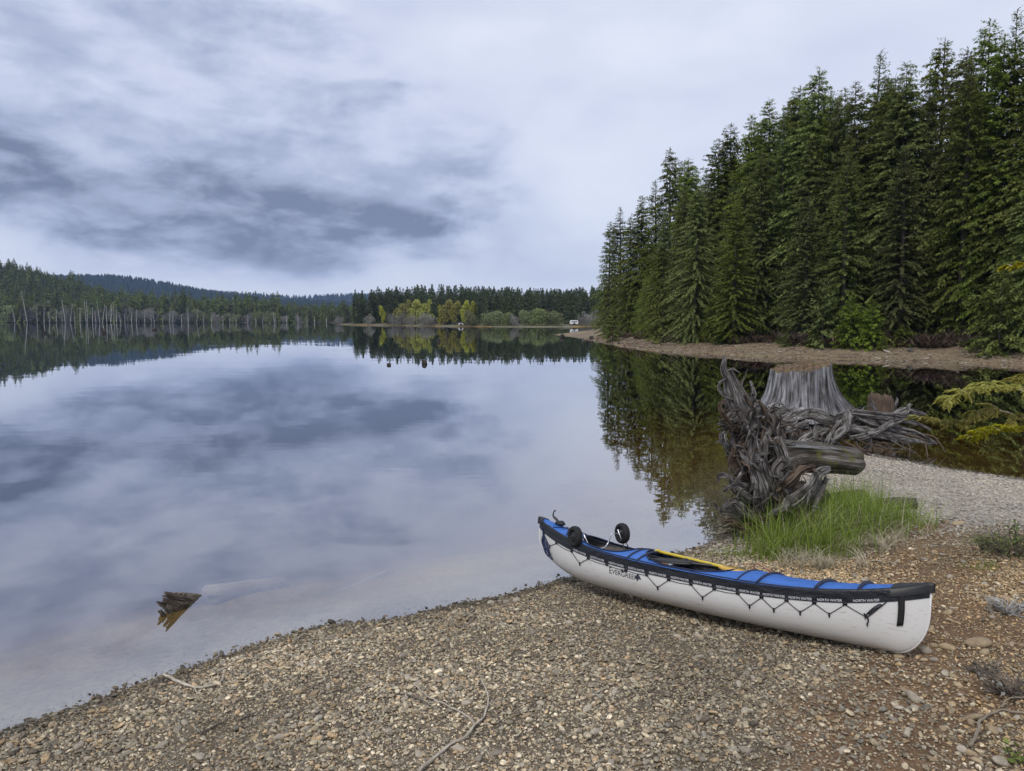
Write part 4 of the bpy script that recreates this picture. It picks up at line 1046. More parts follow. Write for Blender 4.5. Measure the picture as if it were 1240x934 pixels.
# ---------------------------------------------------------------- dead stubs standing in the lake
def deadhead(px_c, py_b, wpx, hpx, label, group, flat_=False):
    p = P(px_c, py_b, 0.0); m_ = p[1] / F; r = np.random.default_rng(int(px_c)); mb_ = MB(); hh = hpx * m_; w_ = wpx * m_ / 2
    if flat_:
        lump(mb_, (0, 0, hh * 0.35), (w_, w_ * 0.6, hh * 0.75), int(px_c), 16, 0.4)
    else:
        hz = np.linspace(-0.6, hh, 6); tube(mb_, np.column_stack([r.normal(0, .08) * hz, 0 * hz, hz]), w_ * np.linspace(1.2, .8, 6), 10, 0.14, int(px_c))
    o = mb_.build('deadhead', M['log_dark']); o.location = p
    tag(o, label, 'stump', group)
gL = 'dark stubs standing out of the lake'
for c_, b_, w_, h_, fl_ in ((514, 441, 7, 4.5, True), (471, 442.5, 5, 2.5, True), (532, 414, 3, 4, True), (542, 405, 2, 7, False), (579, 407, 2, 8, False), (636, 406.5, 2, 5, False),
                            (652, 406.5, 2.2, 6, False), (54, 404, 3, 3, True), (65, 406, 3.5, 2.5, True), (126, 403.5, 5, 4, True), (187, 400, 6, 2.5, True), (681, 409, 5, 4, True), (716, 412, 5, 5, False), (749, 418, 4, 3, True)):
    deadhead(c_, b_, w_, h_, 'small dark waterlogged stub breaking the calm lake surface', gL, fl_)
# ---------------------------------------------------------------- canoe
M['hull'] = None
m, t, b = mat('hull', 0.32, 0.45)
ob = t.n.new('ShaderNodeTexCoord').outputs['Object']
n1 = t.noise(t.vmath('MULTIPLY', ob, (1.2, 3, 5)), 2.0, 6, 0.6); n2 = t.noise(t.vmath('MULTIPLY', ob, (3, 20, 40)), 1.5, 5, 0.7)
oz = t.sep(ob)[2]
grime = t.math('MULTIPLY', t.smooth(t.math('ADD', oz, t.math('MULTIPLY', n1, 0.16)), 0.30, 0.08), t.smooth(n1, 0.35, 0.7, 0.25, 0.8))
c = t.mix(grime, (0.68, 0.67, 0.64), (0.42, 0.36, 0.28))
c = t.mix(t.smooth(n2, 0.57, 0.66, 0, 0.5), c, (0.34, 0.31, 0.27))
t.l.new(c, b.inputs['Base Color']); t.put(b.inputs['Roughness'], t.smooth(n1, 0.3, 0.7, 0.26, 0.42))
M['hull'] = m
def fabric(name, c, rough=0.6, bmp=0.004):
    m, t, b = mat(name, rough, 0.35)
    ob = t.n.new('ShaderNodeTexCoord').outputs['Object']
    n = t.noise(t.vmath('MULTIPLY', ob, (3, 7, 7)), 1.6, 4, 0.55, 0.5); n2 = t.noise(ob, 90, 2, 0.5)
    t.l.new(t.ramp(n, [(0.3, tuple(x * .78 for x in c)), (0.7, tuple(min(1, x * 1.18) for x in c))]), b.inputs['Base Color'])
    t.l.new(t.bump(t.math('ADD', n, t.math('MULTIPLY', n2, 0.03)), 0.8, 0.03), b.inputs['Normal'])
    return m
M['deck_blue'] = fabric('blue deck fabric', (0.04, 0.145, 0.47), 0.5)
M['band_black'] = fabric('black band', (0.012, 0.013, 0.017), 0.42)
M['navy'] = fabric('navy piping', (0.012, 0.018, 0.05), 0.45)
M['cord'] = plain('black cord', (0.02, 0.02, 0.024), 0.7, 0.3)
M['cord_blue'] = plain('blue black rope', (0.018, 0.03, 0.09), 0.7, 0.3)
M['white_print'] = plain('white print', (0.72, 0.72, 0.74), 0.5, 0.3, var=0.03)
M['dark_print'] = plain('dark print', (0.035, 0.04, 0.06), 0.4, 0.4, var=0.05)
M['inside'] = plain('canoe inside', (0.16, 0.15, 0.14), 0.7, 0.3)
M['ash'] = wood('varnished wood', [(0.3, (0.36, 0.20, 0.09)), (0.7, (0.60, 0.38, 0.20))], 40, 3, 0.001, rough=0.35)
M['brown_wood'] = wood('reddish wood', [(0.3, (0.20, 0.08, 0.045)), (0.7, (0.36, 0.17, 0.10))], 40, 3, 0.001, rough=0.4)
M['yellow'] = plain('yellow paddle', (0.62, 0.47, 0.045), 0.35, 0.5, var=0.06)
M['ochre'] = plain('ochre blade', (0.58, 0.36, 0.06), 0.4, 0.5, var=0.08)
M['rubber'] = plain('tyre rubber', (0.018, 0.018, 0.018), 0.75, 0.3, bump=0.002)
M['alu'] = plain('aluminium', (0.62, 0.63, 0.66), 0.3, 0.5, metal=0.9, var=0.05)
M['plastic'] = plain('black plastic', (0.015, 0.015, 0.016), 0.45, 0.4)

END_H = 0.64
zst0 = 0.255
sternP = P(1128, 709, zst0 + END_H); zst0 = gz(sternP[0] - 0.3, sternP[1] + 0.3) + 0.035
sternP = P(1128, 709, zst0 + END_H)
zbw0 = 0.105
bowP = P(655, 628, zbw0 + END_H)
dv = bowP - sternP; LEN = float(np.linalg.norm(dv)); HL = LEN / 2
mid = (bowP + sternP) / 2 - np.array([0, 0, END_H])
cn = thing('canoe', 'white canoe with blue spray deck pulled up on the gravel beach', 'canoe', tuple(mid))
yaw = math.atan2(dv[1], dv[0]); pit = -math.asin(dv[2] / LEN)
_side = 1.0 if (np.array(Euler((0, pit, yaw)).to_matrix()).T @ (-mid))[1] > 0 else -1.0
ROLL = R(12)                                                              # heeled over on its bilge, near gunwale up
cn.rotation_euler = Euler((_side * ROLL, pit, yaw), 'XYZ')
CM = np.array(cn.rotation_euler.to_matrix())
mid = (bowP + sternP) / 2 - CM @ np.array([0, 0, END_H]); cn.location = tuple(mid)
def to_world(p): return np.asarray(p) @ CM.T + mid
def to_local(p): return (np.asarray(p) - mid) @ CM
# local x: + towards the far end (bow);  local -y?: the side that faces the picture
def half_b(s): return 0.395 * np.maximum(1 - np.abs(s) ** 2.5, 0) ** 0.78 + 0.006
def sheer(s): return 0.405 + (END_H - 0.405) * np.abs(s) ** 3.0
def keel(s):
    a = np.abs(s); e = (1 - a) * HL; bw = np.asarray(s) > 0; k_ = np.where(bw, 0.075, 0.035) * a ** 2.2; la = np.where(bw, 0.85, 0.26); q_ = np.clip((la - e) / la, 0, 1)
    return k_ + np.where(bw, 0.40, 0.36) * (1 - np.sqrt(1 - q_ ** 2 * 0.999))
def hull_pt(s, th, off=0.0):
    """th 0 at the keel .. 1 at the gunwale, returns half-breadth and height"""
    a = np.abs(s); B_, zk, zs = half_b(s), keel(s), sheer(s)
    pw = 0.62 + 0.75 * a ** 3; ang = th * math.pi / 2
    wv = B_ * np.sin(ang) ** pw * (1 - 0.05 * (1 - a) * sstep(0.6, 1.0, th))
    return wv, zk + (zs - zk) * (1 - np.cos(ang)) ** 1.05
SIDE = 1.0 if to_local(np.array([0, 0, 1.0]))[1] > 0 else -1.0          # side towards the picture
ns, nt = 90, 20
sv = np.sin(np.linspace(-math.pi / 2, math.pi / 2, ns)) ; sv = np.sign(sv) * (0.55 * np.abs(sv) + 0.45 * np.abs(np.linspace(-1, 1, ns)))
def hull_mesh(inset, top):
    ths = np.concatenate([np.linspace(top, 0, nt), np.linspace(0, top, nt)[1:]]); sg = np.concatenate([-np.ones(nt), np.ones(nt - 1)])
    V = np.zeros((ns, len(ths), 3))
    for i, s in enumerate(sv):
        w_, z_ = hull_pt(np.full(len(ths), s), ths); w_ = np.maximum(w_ - inset, 0.0005)
        V[i] = np.column_stack([np.full(len(ths), s * (HL - inset)), sg * w_, z_ + inset * (1 - ths)])
    k_ = len(ths); i_, j_ = np.meshgrid(np.arange(ns - 1), np.arange(k_ - 1), indexing='ij'); a_ = (i_ * k_ + j_).ravel()
    return V, np.column_stack([a_, a_ + 1, a_ + k_ + 1, a_ + k_])
V, f = hull_mesh(0, 1.0); hb = MB(); hb.add(V.reshape(-1, 3), f, V.reshape(-1, 3)[:, :2])
hb.build('hull', M['hull'], cn)
V, f = hull_mesh(0.012, 0.985); hb = MB(); hb.add(V.reshape(-1, 3), f[:, ::-1], V.reshape(-1, 3)[:, :2])
hb.build('hull_lining', M['inside'], cn)
# stem strips along the two ends
for e in (-1, 1):
    q_ = np.linspace(0, 1, 16); s_ = e * (1 - (1 - q_) ** 2 * (0.26 if e < 0 else 0.85) / HL); z_ = keel(s_); pts = np.column_stack([s_ * HL, 0 * s_, z_])
    pts = np.vstack([pts, [e * HL, 0, sheer(1.0)]]); mb_ = MB(); tube(mb_, pts, 0.008, 8); mb_.build('stem', M['hull'], cn)
# spray deck with two cockpits
OPEN = [(0.50, 0.165, 0.86), (0.03, 0.235, 0.91)]                       # centre s, half length s, half width as share of beam
def crown(s): return 0.055 * (half_b(s) / 0.43) ** 0.7 + 0.012
def deck_pt(s, v, lift=0.0):
    s = np.asarray(s, float); v = np.asarray(v, float)
    ridge = 0.03 * np.exp(-((s - 0.28) / 0.08) ** 2) * (1 - v ** 2) + 0.02 * np.exp(-((s + 0.3) / 0.1) ** 2) * (1 - v ** 2)
    return np.stack([s * HL, v * half_b(s) * 1.005, sheer(s) + crown(s) * (1 - np.abs(v) ** 2.2) + ridge + lift], -1)
def inside_open(s, v):
    r_ = np.zeros(np.shape(s), bool)
    for c_, l_, w_ in OPEN: r_ |= (np.abs((s - c_) / l_) ** 2.6 + np.abs(v / w_) ** 2.6) < 1
    return r_
sd, vd = np.linspace(-0.995, 0.995, 260), np.linspace(-1, 1, 57)
SS, VV = np.meshgrid(sd, vd, indexing='ij'); DV = deck_pt(SS, VV)
i_, j_ = np.meshgrid(np.arange(259), np.arange(56), indexing='ij'); cs, cv = (SS[:-1, :-1] + SS[1:, 1:]) / 2, (VV[:-1, :-1] + VV[1:, 1:]) / 2
keepf = ~inside_open(cs, cv); a_ = (i_ * 57 + j_)[keepf]
dk_ = MB(); dk_.add(DV.reshape(-1, 3), np.column_stack([a_, a_ + 57, a_ + 58, a_ + 1]))
deck = dk_.build('spray_deck', M['deck_blue'], cn)
for c_, l_, w_ in OPEN:
    q_ = np.linspace(0, 2 * math.pi, 90); cq, sq = np.cos(q_), np.sin(q_)
    s_ = c_ + l_ * np.sign(cq) * np.abs(cq) ** (2 / 2.6); v_ = w_ * np.sign(sq) * np.abs(sq) ** (2 / 2.6)
    mb_ = MB(); tube(mb_, deck_pt(s_, v_, 0.006), 0.0085, 8, 0, 0, False); mb_.build('coaming', M['navy'], deck)
for v0 in (-0.95, 0.95):                                                    # seams along the deck
    s_ = np.linspace(-0.9, 0.9, 80); mb_ = MB(); tube(mb_, deck_pt(s_, np.full(80, v0) * (1 - 0.15 * np.abs(s_) ** 6), 0.003), 0.006, 6); mb_.build('seam', M['navy'], deck)
for s0 in (0.30, 0.24, -0.27, -0.36, -0.60, -0.76):                       # cross seams and straps
    v_ = np.linspace(-0.99, 0.99, 24); mb_ = MB(); tube(mb_, deck_pt(np.full(24, s0), v_, 0.002), 0.009 if s0 in (-0.36, -0.27) else 0.013, 6, flat=2.4 if s0 < -0.3 else 1.0)
    mb_.build('strap', M['navy'], deck)
# black edge band on the outside below the gunwale
def side_pt(s, drop, sg, off=0.004):
    """point on the hull side a given distance below the gunwale"""
    s = np.asarray(s, float); drop = np.asarray(drop, float)
    zs = sheer(s); zk = keel(s); zz = zs - drop
    fr = np.clip((zz - zk) / np.maximum(zs - zk, 1e-4), 0, 1); th = np.arccos(np.clip(1 - fr ** (1 / 1.05), -1, 1)) / (math.pi / 2)
    w_, _ = hull_pt(s, th)
    return np.stack([s * HL, sg * (w_ + off), zz + 0 * w_], -1)
BW = 0.102
for sg in (-1, 1):
    s_ = np.linspace(-0.998, 0.998, 160)[:, None]; d_ = np.array([-0.014, -0.010, 0.01, 0.04, BW])[None]
    V = side_pt(s_ + 0 * d_, np.maximum(d_, 0) + 0 * s_, sg, 0.007); V[..., 2] -= np.minimum(d_, 0); V[:, 0, 1] -= sg * 0.012
    i_, j_ = np.meshgrid(np.arange(159), np.arange(4), indexing='ij'); a_ = (i_ * 5 + j_).ravel()
    mb_ = MB(); mb_.add(V.reshape(-1, 3), np.column_stack([a_, a_ + 1, a_ + 6, a_ + 5])); mb_.build('edge_band', M['band_black'], cn)
# lettering laid onto the curved side
def lettering(txt, s0, drop, h, m_, wide=1.0, nm='lettering', off=0.010):
    cu = bpy.data.curves.new(txt, 'FONT'); cu.body = txt; cu.size = 1.0; cu.resolution_u = 3
    to = bpy.data.objects.new(txt, cu); col.objects.link(to)
    dg = bpy.context.evaluated_depsgraph_get(); me = to.evaluated_get(dg).to_mesh()
    v = np.array([q_.co[:] for q_ in me.vertices]); fs = [list(p_.vertices) for p_ in me.polygons]
    bpy.data.objects.remove(to)
    v[:, 0] -= (v[:, 0].max() + v[:, 0].min()) / 2; hh = v[:, 1].max(); v *= h / hh
    dirx = -1.0                                                           # reading direction runs towards the near end
    s_ = s0 + dirx * v[:, 0] * wide / HL; W_ = side_pt(s_, drop - v[:, 1] + h / 2, SIDE, off)
    mb_ = MB(); tri = []
    for f_ in fs:
        for k_ in range(1, len(f_) - 1): tri.append((f_[0], f_[k_], f_[k_ + 1]))
    mb_.add(W_, np.array(tri)); return mb_.build(nm, m_, cn, False)
tabs = np.array([0.93, 0.80, 0.67, 0.545, 0.42, 0.30, 0.18, 0.06, -0.055, -0.17, -0.28, -0.385, -0.49, -0.60, -0.715])
for i in range(2, len(tabs) - 1):
    lettering('NORTH WATER', (tabs[i] + tabs[i + 1]) / 2, BW - 0.020, 0.021, M['white_print'], 0.9)
lettering('NORTH WATER', -0.79, BW - 0.020, 0.021, M['white_print'], 0.9)
lettering('VERGREEN', 0.308, 0.165, 0.050, M['dark_print'], 0.98, off=0.004)
lettering('E', 0.315 + 0.081, 0.160, 0.068, M['dark_print'], 0.8, off=0.004)
ld = MB(); s_ = 0.395 - np.array([0.145, 0.155, 0.165, 0.175, 0.185, 0.165, 0.160, 0.155]) ; dr_ = np.array([.175, .145, .12, .145, .175, .175, .205, .175])
W_ = side_pt(s_, dr_, SIDE, 0.005); ld.add(W_, np.array([[0, 1, 5], [1, 2, 5], [2, 3, 5], [3, 4, 5], [5, 6, 7]])); ld.build('tree_emblem', M['dark_print'], cn, False)
for q_, d_ in ((0.02, 0.142), (-0.0, 0.137)):
    W_ = side_pt(np.array([0.315 + q_, 0.315 + q_ - .012, 0.315 + q_ - .024]), np.array([d_, d_ - .03, d_]), SIDE, 0.005); mb_ = MB(); mb_.add(W_, np.array([[0, 1, 2]])); mb_.build('tree_emblem', M['dark_print'], cn, False)
# lacing under the band, both sides
def lace(p_list, sg, r_=0.0032):
    mb_ = MB(); pts = []
    for (s0, d0), (s1, d1) in zip(p_list[:-1], p_list[1:]):
        q_ = np.linspace(0, 1, 9); pts.append(side_pt(s0 + (s1 - s0) * q_, d0 + (d1 - d0) * q_, sg, 0.007)[:-1])
    pts.append(side_pt(np.array([p_list[-1][0]]), np.array([p_list[-1][1]]), sg, 0.007)); tube(mb_, np.vstack(pts), r_, 6)
    return mb_.build('lace', M['cord'], cn)
for sg in (-1, 1):
    for i, s0 in enumerate(tabs):
        mb_ = MB(); c_ = side_pt(np.array([s0 - .008, s0 + .008, s0 + .008, s0 - .008]), np.array([BW - .008, BW - .008, BW + .022, BW + .022]), sg, 0.012)
        i_ = side_pt(np.array([s0 - .008, s0 + .008, s0 + .008, s0 - .008]), np.array([BW - .008, BW - .008, BW + .022, BW + .022]), sg, 0.001)
        mb_.add(np.vstack([c_, i_]), np.array([[0, 1, 2, 3], [4, 7, 6, 5], [0, 4, 5, 1], [1, 5, 6, 2], [2, 6, 7, 3], [3, 7, 4, 0]])); mb_.build('lace_tab', M['band_black'], cn)
    for i in range(len(tabs) - 1):
        s0, s1 = tabs[i], tabs[i + 1]; mid_ = (s0 + s1) / 2; dp = BW + 0.115 - 0.02 * abs(mid_)
        if (i % 2 == 0 and i != 4) or i >= 12 or i == 11:
            lace([(s0, BW + .015), (mid_, dp), (s1, BW + .015)], sg); mb_ = MB()
            W_ = side_pt(np.array([mid_, mid_, mid_]), np.array([dp - .012, dp + .012, dp + .03]), sg, 0.006); tube(mb_, W_, [.007, .009, .004], 6); mb_.build('lace_knot', M['cord'], cn)
        else: lace([(s0, BW + .015), (mid_, BW + .022), (s1, BW + .015)], sg, 0.0026)
# last lacing with its loose bow near the stern, and the hanging strap
lace([(-0.715, BW + .015), (-0.795, BW + .125)], SIDE); lace([(-0.795, BW + .125), (-0.86, BW)], SIDE, 0.005)
for q_ in (((-0.79, .20), (-0.80, .25), (-0.795, .285), (-0.798, .30)), ((-0.79, .21), (-0.81, .16), (-0.835, .12), (-0.845, .13), (-0.82, .16), (-0.80, .20)), ((-0.785, .19), (-0.79, .235))):
    mb_ = MB(); W_ = side_pt(np.array([a for a, _ in q_]), np.array([b_ - .0 for _, b_ in q_]), SIDE, 0.014); pp, rr = spline(W_, np.full(len(W_), .006), 16); tube(mb_, pp, rr, 6); mb_.build('lace_end', M['cord'], cn)
mb_ = MB(); d_ = np.linspace(0.02, 0.31, 12); s_ = -0.905 - 0.006 * np.sin(d_ * 9)
W_ = np.stack([side_pt(s_ - .011, d_, SIDE, .014), side_pt(s_ + .011, d_, SIDE, .014), side_pt(s_ + .011, d_, SIDE, .009), side_pt(s_ - .011, d_, SIDE, .009)], 1).reshape(-1, 3)
k_ = np.arange(11)[:, None] * 4; mb_.add(W_, [np.vstack([np.column_stack([k_[:, 0] + j, k_[:, 0] + (j + 1) % 4, k_[:, 0] + 4 + (j + 1) % 4, k_[:, 0] + 4 + j]) for j in range(4)]), np.array([[44, 45, 46, 47]])])
mb_.build('tie_strap', M['plastic'], cn)
# black end caps over both tips
for e in (-1, 1):
    L0 = 0.87 if e < 0 else 0.962
    s_ = e * np.linspace(L0, 1.012, 16)[:, None]; v_ = np.linspace(-1.25, 1.25, 13)[None]
    sc_ = np.clip(s_, -0.999, 0.999); V = deck_pt(sc_ + 0 * v_, np.clip(v_, -1, 1) + 0 * s_, 0.008); V[..., 0] = s_ * HL
    V[..., 1] *= 1.02; V[..., 1] += np.sign(v_) * 0.012; ov = np.maximum(np.abs(v_) - 1, 0) * 0.28; V[..., 2] -= ov
    i_, j_ = np.meshgrid(np.arange(15), np.arange(12), indexing='ij'); a_ = (i_ * 13 + j_).ravel()
    mb_ = MB(); mb_.add(V.reshape(-1, 3), np.column_stack([a_, a_ + 1, a_ + 14, a_ + 13])); mb_.build('end_cap', M['plastic'], cn)
# grab loop, bungee hook and rope at the bow
mb_ = MB(); p_ = deck_pt(0.90, -SIDE * 0.0, 0.02); pp, rr = spline(p_ + np.array([[-.06, 0, 0], [-.02, 0, .03], [.02, .01 * SIDE, .06], [.03, 0, .10], [.015, 0, .13], [.0, 0, .12]]), [.014, .016, .012, .008, .007, .006], 20)
tube(mb_, pp, rr, 7); mb_.build('bungee_hook', M['plastic'], cn)
mb_ = MB(); lump(mb_, deck_pt(0.86, 0.0, 0.025), (0.07, 0.05, 0.03), 3, 16, 0.4); mb_.build('cord_bundle', M['plastic'], cn)
q_ = np.linspace(0, 1, 150); r = np.random.default_rng(2)
s_ = 0.905 + 0.034 * np.sin(q_ * 26) - 0.012 * q_ + 0.008 * np.sin(q_ * 61); d_ = 0.15 + 0.085 * (1 - np.cos(q_ * 24)) + 0.035 * np.sin(q_ * 15)
mb_ = MB(); W_ = side_pt(s_, d_, SIDE, 0.02); W_[:, 1] += SIDE * 0.012 * np.sin(q_ * 47); tube(mb_, W_, 0.0055, 6); mb_.build('rope_coil', M['cord_blue'], cn)
mb_ = MB(); d_ = np.linspace(0.06, 0.35, 20); W_ = side_pt(0.945 - 0.02 * d_ / 0.35 + .004 * np.sin(d_ * 30), d_, SIDE, 0.013); tube(mb_, W_, 0.006, 6); mb_.build('rope_tail', M['cord_blue'], cn)
# wooden thwart and loop handle on the stern deck
mb_ = MB(); y_ = np.linspace(-.345, .345, 12); tube(mb_, np.column_stack([np.full(12, 0.245 * HL), y_, 0.36 + 0 * y_]), 0.022, 10); mb_.build('thwart', M['ash'], cn)
mb_ = MB(); p_ = deck_pt(-0.30, -SIDE * 0.35, 0.0); pp, rr = spline(p_ + np.array([[.13, 0, -.01], [.12, 0, .045], [.08, 0, .06], [0, 0, .03], [-.10, 0, -.005]]), np.full(5, .011), 22)
tube(mb_, pp, rr, 7, flat=0.6); mb_.build('carry_handle', M['brown_wood'], cn)
for s0, v0, q_ in ((0.235, -SIDE * .78, .016), (0.02, -SIDE * .9, .007)):
    mb_ = MB(); p_ = deck_pt(s0, v0, 0.0); tube(mb_, p_ + np.array([[0, 0, 0], [0, 0, .03], [0, 0, .032], [0, 0, .055], [0, 0, .06]]), [q_ * .4, q_ * .4, q_, q_ * 1.1, q_ * .6], 12); mb_.build('deck_toggle', M['plastic'], cn)

# ---------------------------------------------------------------- paddles lying in the open cockpit
def paddle(label, p0, p1, shaft_m, blade_m, grip_m, L_=1.35, lift=0.0):
    a, b_ = to_world(deck_pt(*p0, lift)), to_world(deck_pt(*p1, lift)); d_ = unit(b_ - a)
    o = thing('paddle', label, 'paddle', tuple(a)); sidev = unit(np.cross(d_, [0, 0, 1.0])); upv = np.cross(sidev, d_)
    ls = np.linalg.norm(b_ - a)
    mb_ = MB(); tube(mb_, np.array([d_ * q_ for q_ in np.linspace(0, ls, 10)]), 0.0155, 10); mb_.build('shaft', shaft_m, o)
    q_ = np.linspace(0, 1, 16); wv = 0.085 * np.sin(np.clip(q_ * 1.15, 0, 1) * math.pi) ** 0.5 * (1 - 0.1 * q_) + 0.014; wv[-1] = 0.03
    top = []
    for t_, w_ in zip(q_, wv):
        c_ = d_ * (ls - 0.05 + 0.46 * t_); th_ = 0.010 * (1 - 0.7 * t_)
        top.append([c_ - sidev * w_, c_ + upv * th_, c_ + sidev * w_, c_ - upv * th_])
    V = np.array(top).reshape(-1, 3); k_ = np.arange(15)[:, None] * 4
    mb_ = MB(); mb_.add(V, [np.vstack([np.column_stack([k_[:, 0] + j, k_[:, 0] + (j + 1) % 4, k_[:, 0] + 4 + (j + 1) % 4, k_[:, 0] + 4 + j]) for j in range(4)]), np.array([[0, 3, 2, 1], [60, 61, 62, 63]])], V[:, :2])
    mb_.build('blade', blade_m, o)
    mb_ = MB(); tube(mb_, np.array([-d_ * .02 + sidev * w_ for w_ in np.linspace(-.045, .045, 9)]), np.array([.010, .015, .017, .018, .018, .018, .017, .015, .010]), 10); mb_.build('grip', grip_m, o)
    return o
paddle('yellow-shafted paddle with ochre blade lying along the canoe cockpit', (0.235, -SIDE * .05), (-0.14, SIDE * .22), M['yellow'], M['ochre'], M['yellow'], lift=0.012)
paddle('black paddle with a dark blade lying in the canoe cockpit', (-0.16, SIDE * .02), (0.02, SIDE * .40), M['plastic'], M['plastic'], M['ash'], lift=0.004)
paddle('varnished wooden paddle slanting under the middle of the spray deck', (-0.22, -SIDE * .35), (0.05, -SIDE * .30), M['ash'], M['ash'], M['ash'], lift=-0.06)

# gear bag in the cockpit
p_ = to_world(np.array([0.0, SIDE * 0.02, 0.40])); gb = thing('gear_bag', 'black rolled gear bag lying in the canoe cockpit', 'bag', tuple(p_))
d_ = unit(CM @ np.array([1.0, 0.25 * SIDE, 0])); mb_ = MB(); q_ = np.linspace(-.26, .26, 12)
tube(mb_, np.array([d_ * a for a in q_]), 0.085 * np.array([.35, .8, .95, 1, 1.04, .98, 1.02, 1, 1, .92, .75, .3]), 16, 0.07, 5); mb_.build('bag_body', M['band_black'], gb)
for a in (-.14, .13):
    mb_ = MB(); tube(mb_, np.array([d_ * (a - .012), d_ * (a + .012)]), 0.093, 16, 0.05, 5); mb_.build('bag_strap', M['navy'], gb)
mb_ = MB(); tube(mb_, np.array([d_ * .25, d_ * .29, d_ * .33]), [.03, .022, .006], 8); mb_.build('bag_tip', M['alu'], gb)
# bungee cords crossed over the bow deck
for (sa, va_), (sb, vb_) in (((0.86, -.8), (0.74, .8)), ((0.86, .8), (0.74, -.8)), ((0.74, -.85), (0.74, .85)), ((0.66, -.9), (0.72, .9))):
    q_ = np.linspace(0, 1, 20); mb_ = MB(); tube(mb_, deck_pt(sa + (sb - sa) * q_, va_ + (vb_ - va_) * q_, 0.007), 0.005, 6); mb_.build('bungee', M['navy'], deck)

# ---------------------------------------------------------------- canoe cart lying upside down on the bow cockpit
wl, wr = PY(696, 650, 8.95 * 1.0), None
s_c = to_local(wl)
Yc = float(to_world(deck_pt(0.60, SIDE * 0.62))[1])
wl = PY(696.5, 650, Yc); wr = PY(753.5, 646, Yc + 0.26)
axd = unit(wr - wl); cc = (wl + wr) / 2
cart = thing('canoe_cart', 'folding aluminium cart with two black wheels upturned on the canoe', 'cart', tuple(cc))
fw = unit(np.cross(axd, [0, 0, 1.0])); upv = np.cross(fw, axd); upv = upv if upv[2] > 0 else -upv
RW = 0.118
for e, c_ in ((-1, wl), (1, wr)):
    o_ = c_ - cc
    q_ = np.linspace(0, 2 * math.pi, 41); ring = lambda rad: np.array([o_ + rad * (math.cos(a) * fw + math.sin(a) * upv) for a in q_])
    # tyre: revolved rounded section
    prof = [(RW - .052, -.030), (RW - .03, -.042), (RW - .008, -.034), (RW, -.012), (RW, .012), (RW - .008, .034), (RW - .03, .042), (RW - .052, .030)]
    V = np.array([ring(a) + axd * b_ for a, b_ in prof]); V = V.transpose(1, 0, 2); k_ = len(prof)
    i_, j_ = np.meshgrid(np.arange(40), np.arange(k_), indexing='ij'); a_ = (i_ * k_ + j_).ravel(); b2 = (i_ * k_ + (j_ + 1) % k_).ravel()
    mb_ = MB(); mb_.add(V.reshape(-1, 3), np.column_stack([a_, b2, b2 + k_, a_ + k_])); wo_ = mb_.build('wheel', M['rubber'], cart)
    mb_ = MB(); tube(mb_, np.array([o_ + axd * x_ for x_ in (-.035, -.034, -.015, .015, .034, .035)]), [.02, .03, RW - .048, RW - .048, .03, .02], 24); mb_.build('rim', M['plastic'], wo_)
    mb_ = MB(); tube(mb_, np.array([o_ + axd * x_ for x_ in (-.05, .05)]), .012, 10); mb_.build('hub', M['plastic'], wo_)
    for dx in (0.0, 0.055):                                               # pair of struts down into the canoe
        top_ = o_ - e * axd * (0.062); foot = top_ + np.array([0.10, -0.02, -0.235]) + np.array([dx, 0, 0.01]); top_ = top_ + np.array([dx * .7, 0, .05 - dx * .4])
        mb_ = MB(); tube(mb_, np.array([top_, (top_ + foot) / 2, foot]), 0.0075, 8); mb_.build('strut', M['alu'], cart)
a_, b_ = wl - cc + axd * .06, wr - cc - axd * .06
pts = [a_ + np.array([0, 0, .0]), a_ + axd * .06 + np.array([0, 0, -.07]), a_ + axd * .16 + np.array([0, -.02, -.135]), b_ - axd * .20 + np.array([0, -.02, -.15]), b_ - axd * .13 + np.array([0, 0, -.10]), b_ - axd * .08 + np.array([0, 0, .0]), b_]
mb_ = MB(); pp, rr = spline(pts, np.full(len(pts), .007), 40); tube(mb_, pp, rr, 8); mb_.build('axle_bar', M['alu'], cart)
mb_ = MB(); tube(mb_, np.array([a_ + np.array([.10, -.02, -.20]), b_ + np.array([.10, -.02, -.20])]), 0.010, 8); mb_.build('cross_bar', M['alu'], cart)
# ---------------------------------------------------------------- gravel
def pebble_proto(k, seg=7, rings=5):
    r = np.random.default_rng(900 + k); mb_ = MB()
    lump_n = seg
    th, ph = np.meshgrid(np.linspace(0, 2 * np.pi, seg + 1), np.linspace(0.0, np.pi, rings + 1))
    kf = 1 + 0.16 * np.sin(2 * th + r.uniform(0, 6)) * np.sin(ph) + 0.12 * np.sin(3 * th + r.uniform(0, 6)) * np.sin(2 * ph + r.uniform(0, 3))
    kf[:, -1] = kf[:, 0]
    V = np.stack([np.cos(th) * np.sin(ph), np.sin(th) * np.sin(ph) * r.uniform(.6, .95), np.cos(ph) * r.uniform(.42, .7)], -1) * kf[..., None] * 0.5
    n1, n2 = V.shape[:2]; i_, j_ = np.meshgrid(np.arange(n1 - 1), np.arange(n2 - 1), indexing='ij'); a_ = (i_ * n2 + j_).ravel()
    mb_.add(V.reshape(-1, 3), np.column_stack([a_, a_ + n2, a_ + n2 + 1, a_ + 1])); return mb_
PEB = [proto('pebble_%02d' % k, pebble_proto(k), [M['pebble']]) for k in range(7)]
def beach_points(n, x0, x1, y0, y1, r):
    x_ = r.uniform(x0, x1, n); y_ = r.uniform(y0, y1, n)
    cpx = CX + F * x_ / (y_ * _cp); ok = (cpx > -40) & (cpx < 1290)
    x_, y_ = x_[ok], y_[ok]; a_ = sdist(polyA, x_, y_); ok = a_ > -0.30
    return x_[ok], y_[ok], a_[ok]
